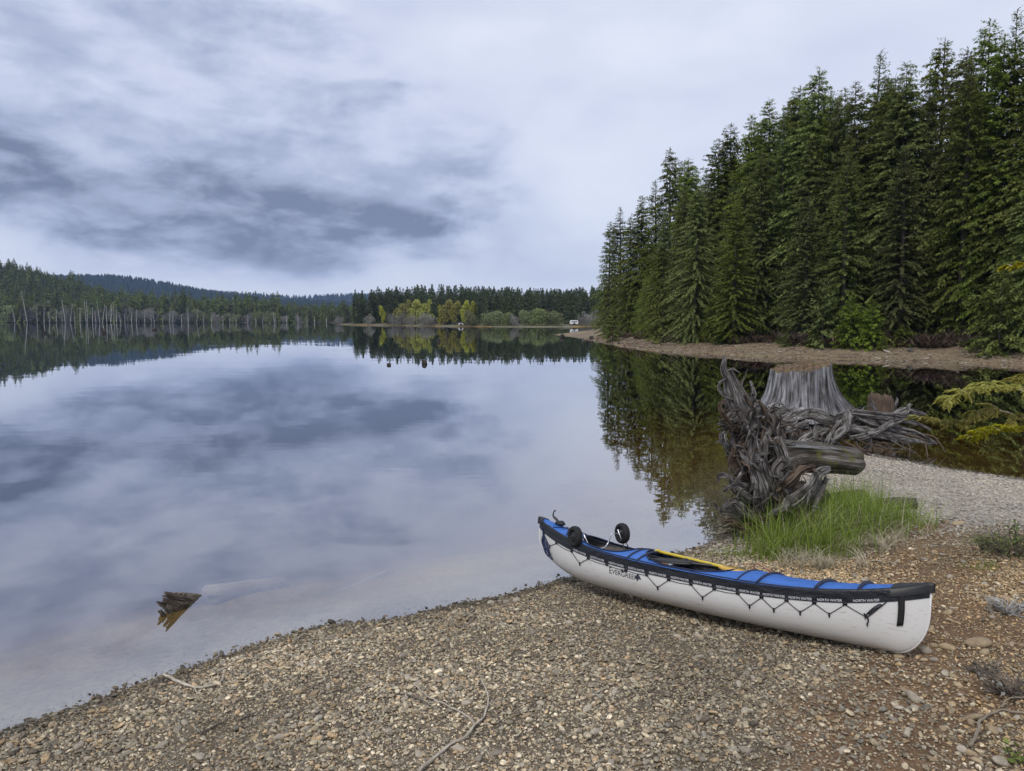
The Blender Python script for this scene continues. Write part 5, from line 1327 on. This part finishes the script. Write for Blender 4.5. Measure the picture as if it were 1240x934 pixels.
pal = np.array([[.36, .32, .24], [.30, .275, .225], [.44, .39, .30], [.24, .23, .205], [.33, .27, .19], [.52, .47, .38], [.19, .17, .14], [.29, .27, .225], [.38, .29, .19], [.25, .205, .155], [.15, .13, .11]])
pal_tan = np.array([[.44, .33, .20], [.38, .27, .15], [.50, .40, .26], [.30, .22, .13], [.40, .34, .25], [.24, .18, .12]])
P_, R_, S_, I_, T_ = [], [], [], [], []
r = np.random.default_rng(5)
def lay(n, x0, x1, y0, y1, smed, ssig, smax, pale=0.0):
    x_, y_, a_ = beach_points(n, x0, x1, y0, y1, r)
    patch = fbm(x_ * 1.3, y_ * 1.3, 71)
    pm = path_mask(x_, y_) * (y_ < 13)
    keep_ = r.random(len(x_)) < (1 - 0.6 * pm) * np.where(a_ < 0, 0.55 * np.exp(a_ * 7), 1.0)
    x_, y_, a_, patch, pm = x_[keep_], y_[keep_], a_[keep_], patch[keep_], pm[keep_]
    k_ = len(x_)
    size = np.clip(smed * np.exp(r.normal(0, ssig, k_)) * (0.6 + 0.8 * patch), 0.008, smax)
    right_ = sstep(2.6, 4.2, x_ + (fbm(x_ * .8, y_ * .8, 72) - .5) * 2) * (y_ < 9.5)
    c_ = np.where((r.random(k_) < right_ * .8)[:, None], pal_tan[r.integers(0, len(pal_tan), k_)], pal[r.integers(0, len(pal), k_)])
    c_ = c_ * np.array([1.22, 1.17, 1.05]) * r.uniform(.6, 1.35, (k_, 1)) * (0.6 + 0.8 * fbm(x_ * .55, y_ * .55, 73))[:, None]
    if pale: c_ = c_ * (1 - pale) + np.array([.52, .50, .46]) * pale * r.uniform(.7, 1.15, (k_, 1))
    wet = sstep(0.34, 0.02, a_ + (fbm(x_ * 4, y_ * 4, 74) - .5) * .4)
    c_ = c_ * (1 - 0.62 * wet[:, None])
    z_ = ground_z(x_, y_) + size * r.uniform(0.05, 0.38, k_)
    P_.append(np.column_stack([x_, y_, z_])); S_.append(np.column_stack([size * r.uniform(.85, 1.25, k_), size, size * r.uniform(.7, 1.0, k_)]))
    R_.append(np.column_stack([r.normal(0, .3, k_), r.normal(0, .3, k_), r.uniform(0, 6.28, k_)])); I_.append(r.integers(0, 7, k_)); T_.append(c_)
lay(260000, -5.2, 6.8, 3.6, 10.4, 0.0165, 0.40, 0.06)
lay(14000, -5.2, 6.8, 3.6, 10.4, 0.037, 0.28, 0.075)
lay(42000, 2.6, 12.6, 10.0, 18.0, 0.034, 0.30, 0.07, 0.55)
pebbles = scatter('gravel', np.vstack(P_), np.vstack(R_), np.vstack(S_), np.concatenate(I_), np.vstack(T_), PEB)
tag(pebbles, 'loose mixed grey and tan gravel covering the beach', 'gravel', kind='stuff')

# --- larger stones, each its own piece of the beach
STONE = []
for k_ in range(6):
    for mm in ('stone_tan', 'stone_grey', 'stone_wet'):
        STONE.append((mm, pebble_proto(40 + k_, 14, 9).mesh('stone', M[mm])))
def stone(x_, y_, size, mm, rz):
    me = [q_ for n_, q_ in STONE if n_ == mm][r.integers(0, 6)]
    o = bpy.data.objects.new('stone', me); col.objects.link(o); o.parent = ground
    o.location = (x_, y_, gz(x_, y_) + size * 0.14); o.scale = (size * r.uniform(.9, 1.2), size, size * r.uniform(.75, 1.0)); o.rotation_euler = (r.normal(0, .2), r.normal(0, .2), rz)
known = [(1185, 782, 28, 't'), (1192, 792, 13, 't'), (1147, 786, 16, 't'), (1120, 790, 16, 'g'), (1107, 848, 20, 'g'), (1108, 860, 13, 'g'), (1178, 872, 22, 't'), (1202, 886, 16, 't'),
         (1176, 915, 16, 't'), (1165, 910, 18, 'g'), (1212, 925, 24, 'g'), (1140, 862, 12, 't'), (997, 811, 13, 'g'), (721, 889, 18, 'g'), (740, 926, 12, 'g'), (505, 830, 12, 'g'), (540, 827, 12, 't'), (665, 776, 12, 'g'),
         (242, 918, 16, 'g'), (380, 842, 14, 't'), (360, 840, 12, 't'), (268, 848, 12, 'g'), (445, 772, 12, 'g'), (488, 796, 12, 'g'), (95, 905, 12, 'g'), (1153, 738, 9, 'g'), (1150, 700, 10, 'g'), (1160, 636, 16, 't'), (1145, 634, 12, 't'),
         (637, 868, 12, 't'), (820, 772, 9, 'g'), (912, 822, 10, 'g'), (876, 790, 10, 'g'), (1000, 894, 9, 't'), (1142, 884, 12, 't'), (845, 670, 9, 'g'), (862, 672, 10, 't'), (835, 668, 7, 'g')]
ns_ = 0
for c_, b_, w_, kd in known:
    p = P(c_, b_, 0.2)
    for _ in range(3): p = P(c_, b_, gz(p[0], p[1]))
    stone(p[0], p[1], w_ * p[1] / F, 'stone_tan' if kd == 't' else 'stone_grey', r.uniform(0, 6.28)); ns_ += 1
while ns_ < 288:
    x_, y_, a_ = beach_points(1, -4.5, 6.4, 3.7, 9.5, r)
    if len(x_) == 0: continue
    x_, y_, a_ = x_[0], y_[0], a_[0]
    rt = x_ > 2.8 and y_ < 8
    if not rt and a_ > 0.35 and r.random() < 0.55: continue
    if a_ < -0.1: continue
    size = r.uniform(.05, .085) if a_ > .2 else r.uniform(.04, .075)
    stone(x_, y_, size, 'stone_wet' if a_ < 0.12 else ('stone_tan' if (rt and r.random() < .75) else 'stone_grey'), r.uniform(0, 6.28)); ns_ += 1

# ---------------------------------------------------------------- sticks on the beach
def stick(label, paths, m_, name='stick', cat='stick', group=None):
    o = None
    for i, (pth, r0) in enumerate(paths):
        pts = [on_ground(*q_[:2], lift=0.026 + (q_[2] if len(q_) > 2 else 0)) for q_ in pth]
        if o is None: o = thing(name, label, cat, tuple(pts[0]), group=group); o0 = pts[0]
        pp, rr = spline(pts, np.linspace(r0, r0 * .45, len(pts)), 26); g_ = np.random.default_rng(i + len(label)); pp = pp + g_.normal(0, .003, pp.shape)
        mb_ = MB(); tube(mb_, pp - o0, rr, 7, 0.08, i); mb_.build('stem' if i == 0 else 'side_branch', m_, o)
    return o
stick('pale forked stick with a long bend lying on the open gravel', [([(505, 945), (512, 934), (545, 905), (562, 899), (575, 882), (585, 873), (591, 853), (588, 838), (582, 825)], .013), ([(576, 882), (566, 872), (555, 865), (535, 855), (518, 847), (503, 834)], .009)], M['twig'])
stick('thin dry grey stick lying near the forked pale stick', [([(493, 845), (508, 851), (521, 858)], .008)], M['twig_dark'])
stick('curved pale stick at the edge of the water', [([(199, 820), (212, 827), (235, 836), (255, 834), (268, 829), (271, 821)], .015), ([(235, 836), (240, 843), (248, 848)], .007)], M['twig'])
stick('straight brown stick lying on the gravel between the waterline and the forked stick', [([(243, 893), (262, 882), (284, 871)], .010)], M['twig_dark'])
stick('short brown twig lying next to a straight brown stick', [([(290, 877), (300, 871), (312, 866)], .008)], M['twig_dark'])
stick('long dark twig lying on the gravel beside the straight brown stick', [([(401, 842), (418, 838), (436, 834)], .007)], M['twig_dark'])
stick('pale flat splinter of wood below the canoe hull', [([(843, 754), (849, 762), (852, 768), (858, 776)], .009)], M['twig'])
stick('weathered grey branching stick among the tan stones', [([(1174, 907), (1182, 897), (1186, 880), (1194, 872), (1212, 864), (1226, 866), (1244, 869)], .014), ([(1212, 864, .02), (1222, 858, .05), (1245, 862, .08)], .009)], M['sunken'])
stick('thin pale stick lying at the water by the upturned roots', [([(846, 640), (856, 646), (868, 648), (882, 645)], .009)], M['twig'])
stick('small pale chip of wood standing on the gravel by the canoe', [([(786, 779), (787, 773, .02)], .010)], M['twig'])

# ---------------------------------------------------------------- grass
def blades(mb_, base, h, lean, wd, r, tone, seg=4):
    n = len(base); az_ = r.uniform(0, 6.28, n); dv_ = np.column_stack([np.cos(az_), np.sin(az_), np.zeros(n)]); sv_ = np.column_stack([-np.sin(az_), np.cos(az_), np.zeros(n)])
    rows = []
    for k_ in range(seg + 1):
        t_ = k_ / seg
        c_ = base + dv_ * (lean * h * t_ ** 2)[:, None] + np.array([0, 0, 1]) * (h * (t_ - 0.35 * np.clip(lean, 0, 1.6) * t_ ** 2.4))[:, None]
        w_ = (wd * (1 - t_ ** 1.5) * 0.5 + 0.0004)[:, None] * sv_; rows += [c_ - w_, c_ + w_]
    V = np.stack(rows, 1); q_ = np.arange(n)[:, None] * (2 * (seg + 1)); f = np.vstack([q_ + np.array([[2 * k_, 2 * k_ + 1, 2 * k_ + 3, 2 * k_ + 2]]) for k_ in range(seg)])
    mb_.add(V.reshape(-1, 3), f, np.repeat(np.column_stack([tone, tone]), 2 * (seg + 1), 0))
def tuft_pts(n, spots, r):
    out = []
    for c_, b_, sx, sy, wgt in spots:
        k_ = int(n * wgt); p = on_ground(c_, b_, 0); q_ = p[None] + np.column_stack([r.normal(0, sx, k_), r.normal(0, sy, k_), np.zeros(k_)]); out.append(q_)
    q_ = np.vstack(out); q_[:, 2] = ground_z(q_[:, 0], q_[:, 1]) - .01; return q_
r = np.random.default_rng(12)
spots = [(985, 632, .28, .2, .12), (1030, 628, .3, .2, .10), (965, 655, .30, .26, .26), (1010, 645, .34, .30, .30), (1050, 640, .30, .26, .20), (1085, 634, .22, .20, .10), (940, 672, .16, .2, .06), (990, 672, .3, .12, .08)]
b_ = tuft_pts(5200, spots, r); n = len(b_); mb_ = MB()
blades(mb_, b_, (.12 + .80 * r.random(n) ** 2.0) * np.where(b_[:, 0] > PY(1060, 640, b_[0, 1])[0], .6, 1), np.abs(r.normal(.55, .5, n)), r.uniform(.006, .012, n), r, np.clip(r.normal(.5, .25, n), 0, 1))
b2 = tuft_pts(900, [(895, 672, .25, .14, .3), (912, 660, .2, .12, .2), (1195, 660, .12, .12, .22), (1190, 690, .15, .1, .1), (1228, 660, .15, .15, .18)], r); n = len(b2)
blades(mb_, b2, r.uniform(.04, .16, n), np.abs(r.normal(.5, .3, n)), r.uniform(.004, .008, n), r, np.clip(r.normal(.35, .25, n), 0, 1))
tag(mb_.build('grass', M['grass'], smooth=False), 'fresh green clump of grass beside the upturned roots', 'grass', kind='stuff')
cl = []
for k in range(34):                                                      # drooping dead tussocks
    c_, y_ = r.uniform(925, 1095), r.uniform(655, 690); cl.append((c_, y_ - 18 * max(0, (c_ - 1040) / 60), r.uniform(.02, .09), r.uniform(.02, .06), r.uniform(.3, 1.0) / 22))
b_ = tuft_pts(1250, cl + [(1005, 650, .5, .32, .22)], r); n = len(b_); mb_ = MB()
blades(mb_, b_, r.uniform(.10, .34, n), r.uniform(.6, 1.5, n), r.uniform(.005, .010, n), r, np.clip(r.normal(.55, .28, n), 0, 1))
b_ = tuft_pts(420, [(998, 655, .10, .10, .3), (1030, 650, .4, .2, .4), (965, 660, .25, .15, .3)], r); n = len(b_)
blades(mb_, b_, r.uniform(.3, .75, n), r.uniform(.4, 1.3, n), r.uniform(.006, .010, n), r, np.clip(r.normal(.6, .2, n), 0, 1))
n_s = 2600                                                               # loose straw and needles on the ground
x_, y_, a_ = beach_points(n_s * 4, 0.5, 6.6, 4.0, 10.3, r); kk = r.random(len(x_)) < (0.25 + 0.9 * path_mask(x_, y_)) * (a_ > .3); x_, y_ = x_[kk][:n_s], y_[kk][:n_s]; n = len(x_)
az_ = r.uniform(0, 6.28, n); d_ = np.column_stack([np.cos(az_), np.sin(az_), r.normal(0, .12, n)])
sprays(mb_, np.column_stack([x_, y_, ground_z(x_, y_) + .014]), d_, np.column_stack([-np.sin(az_), np.cos(az_), np.zeros(n)]), r.uniform(.02, .07, n), r.uniform(.0012, .003, n), 0, np.column_stack([r.uniform(0, .8, n)] * 2))
tag(mb_.build('dry_grass', M['straw'], smooth=False), 'bleached drooping straw round the foot of the green grass', 'grass', kind='stuff')

# ---------------------------------------------------------------- low plants at the edge of the beach
def low_plant(name, label, cat, c_, b_, Ht, Rr, ntw, leafm, nleaf, leaf, seed, stem_m='twig_dark', upright=.8):
    p = on_ground(c_, b_, 0); o = thing(name, label, cat, tuple(p)); g_ = np.random.default_rng(seed); sm, lm = MB(), MB(); tips = []
    for i in range(ntw):
        a_ = g_.uniform(0, 6.28); L_ = g_.uniform(.5, 1.0); e_ = np.array([math.cos(a_) * Rr * L_, math.sin(a_) * Rr * L_, Ht * L_ * g_.uniform(upright * .6, 1.1)])
        pts, rr = spline([(0, 0, -.02), tuple(e_ * .5 + g_.normal(0, .03, 3)), tuple(e_)], [.008, .006, .002], 8); tube(sm, pts, rr, 5); tips.append(pts)
    sm.build('stems', M[stem_m], o)
    if nleaf:
        tp = np.array(tips); k_ = g_.integers(0, ntw, nleaf); j_ = g_.integers(3, 8, nleaf); b0 = tp[k_, j_] + g_.normal(0, .015, (nleaf, 3)); d_ = unit(g_.normal(0, 1, (nleaf, 3)) + np.array([0, 0, .5])); s_ = unit(np.cross(d_, g_.normal(0, 1, (nleaf, 3))))
        ln = leaf * g_.uniform(.6, 1.4, nleaf); sprays(lm, b0, d_, s_, ln, ln * .3, .1, np.column_stack([np.clip(g_.normal(.5, .3, nleaf), 0, 1)] * 2)); lm.build('leaves', M[leafm], o, False)
    return o
low_plant('low_shrub', 'dark twiggy shrub with green shoots past the canoe stern', 'shrub', 1222, 672, .26, .38, 46, 'leaf_olive', 260, .045, 1, upright=.5)
low_plant('weed', 'tall thin green weed stem rising from the dark twiggy shrub', 'weed', 1233, 668, .55, .06, 4, 'leaf_olive', 60, .05, 2)
low_plant('weed', 'yellow-green sprig at the edge of the dark twiggy shrub', 'weed', 1192, 668, .22, .12, 8, 'leaf_olive', 90, .04, 3)
low_plant('weed', 'grey-green dry tussock between stones beside the stern', 'weed', 1218, 742, .16, .22, 70, 'twig_grey', 60, .05, 4, 'snag', .4)
low_plant('weed', 'tangled grey dead weed above the tan stones', 'weed', 1225, 842, .18, .26, 60, 'twig_grey', 30, .04, 5, 'twig_dark', .4)
low_plant('weed', 'small green sprig in the corner of the stony bank', 'weed', 1238, 925, .14, .10, 10, 'grass', 60, .05, 6)
low_plant('weed', 'dry rusty moss tuft beside the largest tan stone', 'weed', 1190, 815, .07, .16, 70, 'straw', 40, .03, 7, 'twig_dark', .4)

# ---------------------------------------------------------------- cedar sapling whose boughs reach into view
g_ = np.random.default_rng(33)
tp_ = np.array([6.75, 7.9, 0.0]); tp_[2] = gz(tp_[0], tp_[1])
ced = thing('cedar_sapling', 'yellow-green cedar sapling reaching feathery boughs over the gravel spit', 'tree', tuple(tp_))
mb_ = MB(); hz = np.linspace(-.2, 5.6, 12); tube(mb_, np.column_stack([.05 * np.sin(hz), .04 * np.cos(hz), hz]), np.linspace(.075, .012, 12), 10, .05, 4); mb_.build('trunk', M['bark'], ced)
def bough(pts_w, seed, nt_=30, tl=.42, rad=.014):
    q_ = np.random.default_rng(seed); pp, rr = spline(np.array(pts_w) - tp_, np.linspace(rad, .003, len(pts_w)), 40); w_, lf = MB(), MB(); tube(w_, pp, rr, 6)
    T = np.gradient(pp, axis=0); T = unit(T)
    for i in range(nt_):
        f_ = 0.22 + 0.78 * (i + q_.uniform(0, 1)) / nt_; k_ = min(int(f_ * 39), 38); o_ = pp[k_]; sg = 1 if i % 2 else -1
        sdv = unit(np.cross(T[k_], [0, 0, 1.0])) * sg; L_ = tl * q_.uniform(.5, 1.1) * (1.15 - .75 * f_)
        e_ = unit(T[k_] * .75 + sdv * .75 + np.array([0, 0, q_.normal(.05, .16)])); c_, cr_ = spline([o_, o_ + e_ * L_ * .5 + [0, 0, .02], o_ + e_ * L_ + [0, 0, -.12 * L_]], [.004, .003, .0015], 12); tube(w_, c_, cr_, 4, 0, 0, False)
        n_ = int(40 + 110 * L_ / tl); a_ = q_.uniform(.15, 1, n_); b0 = np.array([c_[min(int(x_ * 11), 11)] for x_ in a_]); sv_ = unit(np.cross(e_, [0, 0, 1.0])); s_g = q_.choice([-1, 1], n_)[:, None]
        d_ = unit(e_ * .8 + sv_ * s_g * q_.uniform(.3, 1.1, (n_, 1)) + q_.normal(0, .16, (n_, 3)) + np.array([0, 0, -.12])); ln = q_.uniform(.03, .075, n_)
        sprays(lf, b0 + q_.normal(0, .006, (n_, 3)), d_, unit(np.cross(d_, q_.normal(0, .35, (n_, 3)) + np.array([0, 0, 1.0]))), ln, ln * .17, .25, np.column_stack([np.clip(q_.normal(.5, .27, n_), 0, 1)] * 2))
    o = w_.build('branch', M['twig'], ced); lf.build('foliage', M['cedar'], o, False)
Yb = 8.0
bough([tp_ + [0, 0, 1.35], PY(1330, 505, Yb - .1), PY(1262, 512, Yb - .25), PY(1205, 497, Yb - .3), PY(1160, 512, Yb - .3), PY(1112, 507, Yb - .25)], 1, 30, .34)
bough([tp_ + [0, 0, 1.55], PY(1340, 470, Yb - .1), PY(1270, 480, Yb - .35), PY(1215, 468, Yb - .45), PY(1175, 475, Yb - .5), PY(1145, 485, Yb - .5)], 2, 30, .38)
bough([tp_ + [0, 0, 1.15], PY(1340, 540, Yb + .1), PY(1270, 530, Yb + .1), PY(1220, 520, Yb + .1), PY(1170, 530, Yb + .1)], 3, 26, .34)
bough([tp_ + [0, 0, 1.6], PY(1330, 460, Yb + .2), PY(1270, 455, Yb + .3), PY(1222, 462, Yb + .3)], 4, 22, .34)
bough([tp_ + [0, 0, 2.7], PY(1340, 325, Yb), PY(1280, 322, Yb - .1), PY(1222, 322, Yb - .1)], 5, 18, .34)
for i in range(7):
    a_ = g_.uniform(-1.2, 1.6); z_ = 1.9 + i * .5; L_ = 1.3 - .12 * i; dv_ = np.array([math.cos(a_), math.sin(a_), 0]); bough([tp_ + [0, 0, z_], tp_ + dv_ * L_ * .5 + [0, 0, z_ + .1], tp_ + dv_ * L_ + [0, 0, z_ - .1]], 20 + i, 14, .3)

# ---------------------------------------------------------------- brush, driftwood and shore things across the water
def brush_mesh(seed, n=300):
    q_ = np.random.default_rng(seed); mb_ = MB(); a_ = q_.uniform(0, 6.28, n); b0 = np.column_stack([q_.normal(0, .3, n), q_.normal(0, .25, n), q_.uniform(0, .3, n)])
    d_ = unit(np.column_stack([np.cos(a_) * .7, np.sin(a_) * .7, q_.uniform(.3, 1.3, n)])); ln = q_.uniform(.25, .85, n); sprays(mb_, b0, d_, unit(np.cross(d_, q_.normal(0, 1, (n, 3)))), ln, ln * .06, 0, np.column_stack([q_.uniform(0, 1, n)] * 2)); return mb_.mesh('brush', M['twig_red'], False)
BR = [brush_mesh(1), brush_mesh(2), brush_mesh(3)]
def shore_depth(c_): return float(np.interp(c_, [spx(*p_) for p_ in np.array(shoreB[1:15])[::-1]], [p_[1] for p_ in np.array(shoreB[1:15])[::-1]]))
r = np.random.default_rng(99)
for c_ in list(np.linspace(722, 748, 5)) + list(np.linspace(770, 950, 13)) + list(np.linspace(955, 1240, 22)):
    c_ = c_ + r.uniform(-4, 4); Yd = shore_depth(c_) ; off = r.uniform(5.2, 8.0) * (1.0 if c_ > 760 else .7); x_ = (c_ - CX) / F * Yd * _cp; x_, y_ = x_ + off * .75, Yd + off * .65
    o = bpy.data.objects.new('brush', BR[r.integers(3)]); col.objects.link(o); s_ = r.uniform(.8, 1.7); o.location = (x_, y_, gz(x_, y_) - .03); o.scale = (s_ * 1.3, s_, s_ * r.uniform(.7, 1.1)); o.rotation_euler = (0, 0, r.uniform(0, 6.28))
    tag(o, 'low reddish-brown leafless brush at the top of the sandy bank', 'brush', 'brush along the wooded bank')
for (c0_, b0_, c1_, b1_, r_, lab) in ((793, 408, 823, 404, .10, 'grey fallen trunk lying on the sandy bank under the conifers'), (742, 409, 772, 407, .08, 'thin dark fallen trunk near the tip of the wooded point'),
                                      (1035, 419, 1075, 417, .07, 'thin pale fallen trunk on the sandy bank between the young conifers'), (900, 416, 935, 415, .07, 'thin brown fallen trunk on the bank below the tallest conifers')):
    p1, p2 = bank_pt(c0_, b0_), bank_pt(c1_, b1_); log_piece('fallen_trunk', lab, p1 + [0, 0, r_ * .7], p2 + [0, 0, r_ * 1.2], r_, M['snag'] if 'grey' in lab or 'pale' in lab else M['bark'], int(c0_), sides=8)
def root_snag(c_, b_, w_, label):
    p = bank_pt(c_, b_); o = thing('root_snag', label, 'driftwood', tuple(p)); q_ = np.random.default_rng(int(c_)); s_ = w_ * p[1] / F
    mb_ = MB(); lump(mb_, (0, 0, .12 * s_), (.3 * s_, .25 * s_, .25 * s_), 5, 14, .4); mb_.build('root_core', M['root'], o)
    for i in range(9):
        a_ = q_.uniform(0, 6.28); e_ = np.array([math.cos(a_) * .55, math.sin(a_) * .5, q_.uniform(.05, .75)]) * s_
        pp, rr = spline([(0, 0, .1 * s_), tuple(e_ * .5 + q_.normal(0, .06 * s_, 3)), tuple(e_)], [.06 * s_, .045 * s_, .012 * s_], 8); mb_ = MB(); tube(mb_, pp, rr, 6, .1, i); mb_.build('root', M['root'], o)
root_snag(1215, 425, 26, 'grey tangle of driftwood roots on the opposite sandy bank')
root_snag(1103, 426, 10, 'small dark root snag on the opposite bank at the waterline')

# stones and litter on the sandy bank
s_ = r.uniform(0, cum[-1] - 3, 9000); of_ = r.uniform(-.2, 9, 9000); q_ = np.array([shore_pt(sB_line, cum, a_, b_) for a_, b_ in zip(s_, of_)]); n = len(q_); sz = .07 * np.exp(r.normal(0, .5, n)); tn = np.array([[.30, .24, .17], [.16, .12, .085], [.40, .36, .30], [.10, .075, .055], [.22, .17, .12]])[r.integers(0, 5, n)]
PEB2 = [proto('bank_stone_%02d' % k, pebble_proto(60 + k), [M['pebble']]) for k in range(4)]
tag(scatter('bank_stones', np.column_stack([q_, ground_z(q_[:, 0], q_[:, 1]) + sz * .1]), np.column_stack([r.normal(0, .2, n), r.normal(0, .2, n), r.uniform(0, 6.28, n)]), np.column_stack([sz * r.uniform(1, 3.5, n), sz, sz * .9]), r.integers(0, 4, n), tn, PEB2), 'stones and wood litter strewn over the opposite sandy bank', 'stones', kind='stuff')

# white caravan on the far shore
M['van_white'] = plain('white painted metal', (0.78, 0.79, 0.80), 0.35, 0.5, var=.03); M['glass'] = plain('dark window glass', (0.03, 0.035, 0.04), 0.1, 0.6)
def caravan(c_, L_, H_, label):
    Yd = yC(c_) + 9; x_ = (c_ - CX) / F * Yd * _cp; o = thing('caravan', label, 'caravan', (x_, Yd, gz(x_, Yd)), .15)
    prof = np.array([(-.5, .0), (-.5, .62), (-.44, .92), (-.36, 1.0), (.36, 1.0), (.45, .9), (.5, .5), (.5, .0)]) * [L_, H_ * .8]; prof[:, 1] += H_ * .2
    n = len(prof); w_ = L_ * .24; V = np.vstack([np.column_stack([prof[:, 0], np.full(n, -w_), prof[:, 1]]), np.column_stack([prof[:, 0], np.full(n, w_), prof[:, 1]])])
    mb_ = MB(); mb_.add(V, [np.array([[i, (i + 1) % n, n + (i + 1) % n, n + i] for i in range(n)]), np.array([list(range(n))[::-1], list(range(n, 2 * n))])]); mb_.build('body', M['van_white'], o, False)
    for a_, b_ in ((-.32, -.12), (.12, .32)):
        mb_ = MB(); box(mb_, ((a_ + b_) / 2 * L_, -w_ - .02, H_ * .66), ((b_ - a_) * L_, .06, H_ * .22)); mb_.build('window', M['glass'], o, False)
    mb_ = MB(); box(mb_, (0, -w_ - .015, H_ * .52), (.12 * L_, .05, H_ * .56)); mb_.build('door', M['plastic'], o, False)
    for a_ in (-.12, .12):
        mb_ = MB(); tube(mb_, np.array([(a_ * L_, -w_ - .03, .3), (a_ * L_, -w_ + .15, .3)]), .3, 16); mb_.build('wheel', M['rubber'], o)
caravan(695, 3.3, 2.0, 'white caravan parked among the trees on the far shore')
caravan(558, 1.9, 1.0, 'very small white trailer below the yellow trees on the far shore')

# ---------------------------------------------------------------- haze over the lake
m = bpy.data.materials.new('haze'); m.use_nodes = True; t = NT(m.node_tree); t.n.clear()
out = t.n.new('ShaderNodeOutputMaterial'); pv = t.n.new('ShaderNodeVolumePrincipled')
pv.inputs['Color'].default_value = (0.40, 0.60, 1.0, 1); pv.inputs['Density'].default_value = 0.00009; pv.inputs['Anisotropy'].default_value = 0.0
t.l.new(pv.outputs[0], out.inputs['Volume'])
mb_ = MB(); box(mb_, (0, 2090, 120), (5600, 4700, 262)); hz_o = mb_.build('haze', m, smooth=False); tag(hz_o, 'thin bluish haze over the lake', 'haze', kind='stuff')
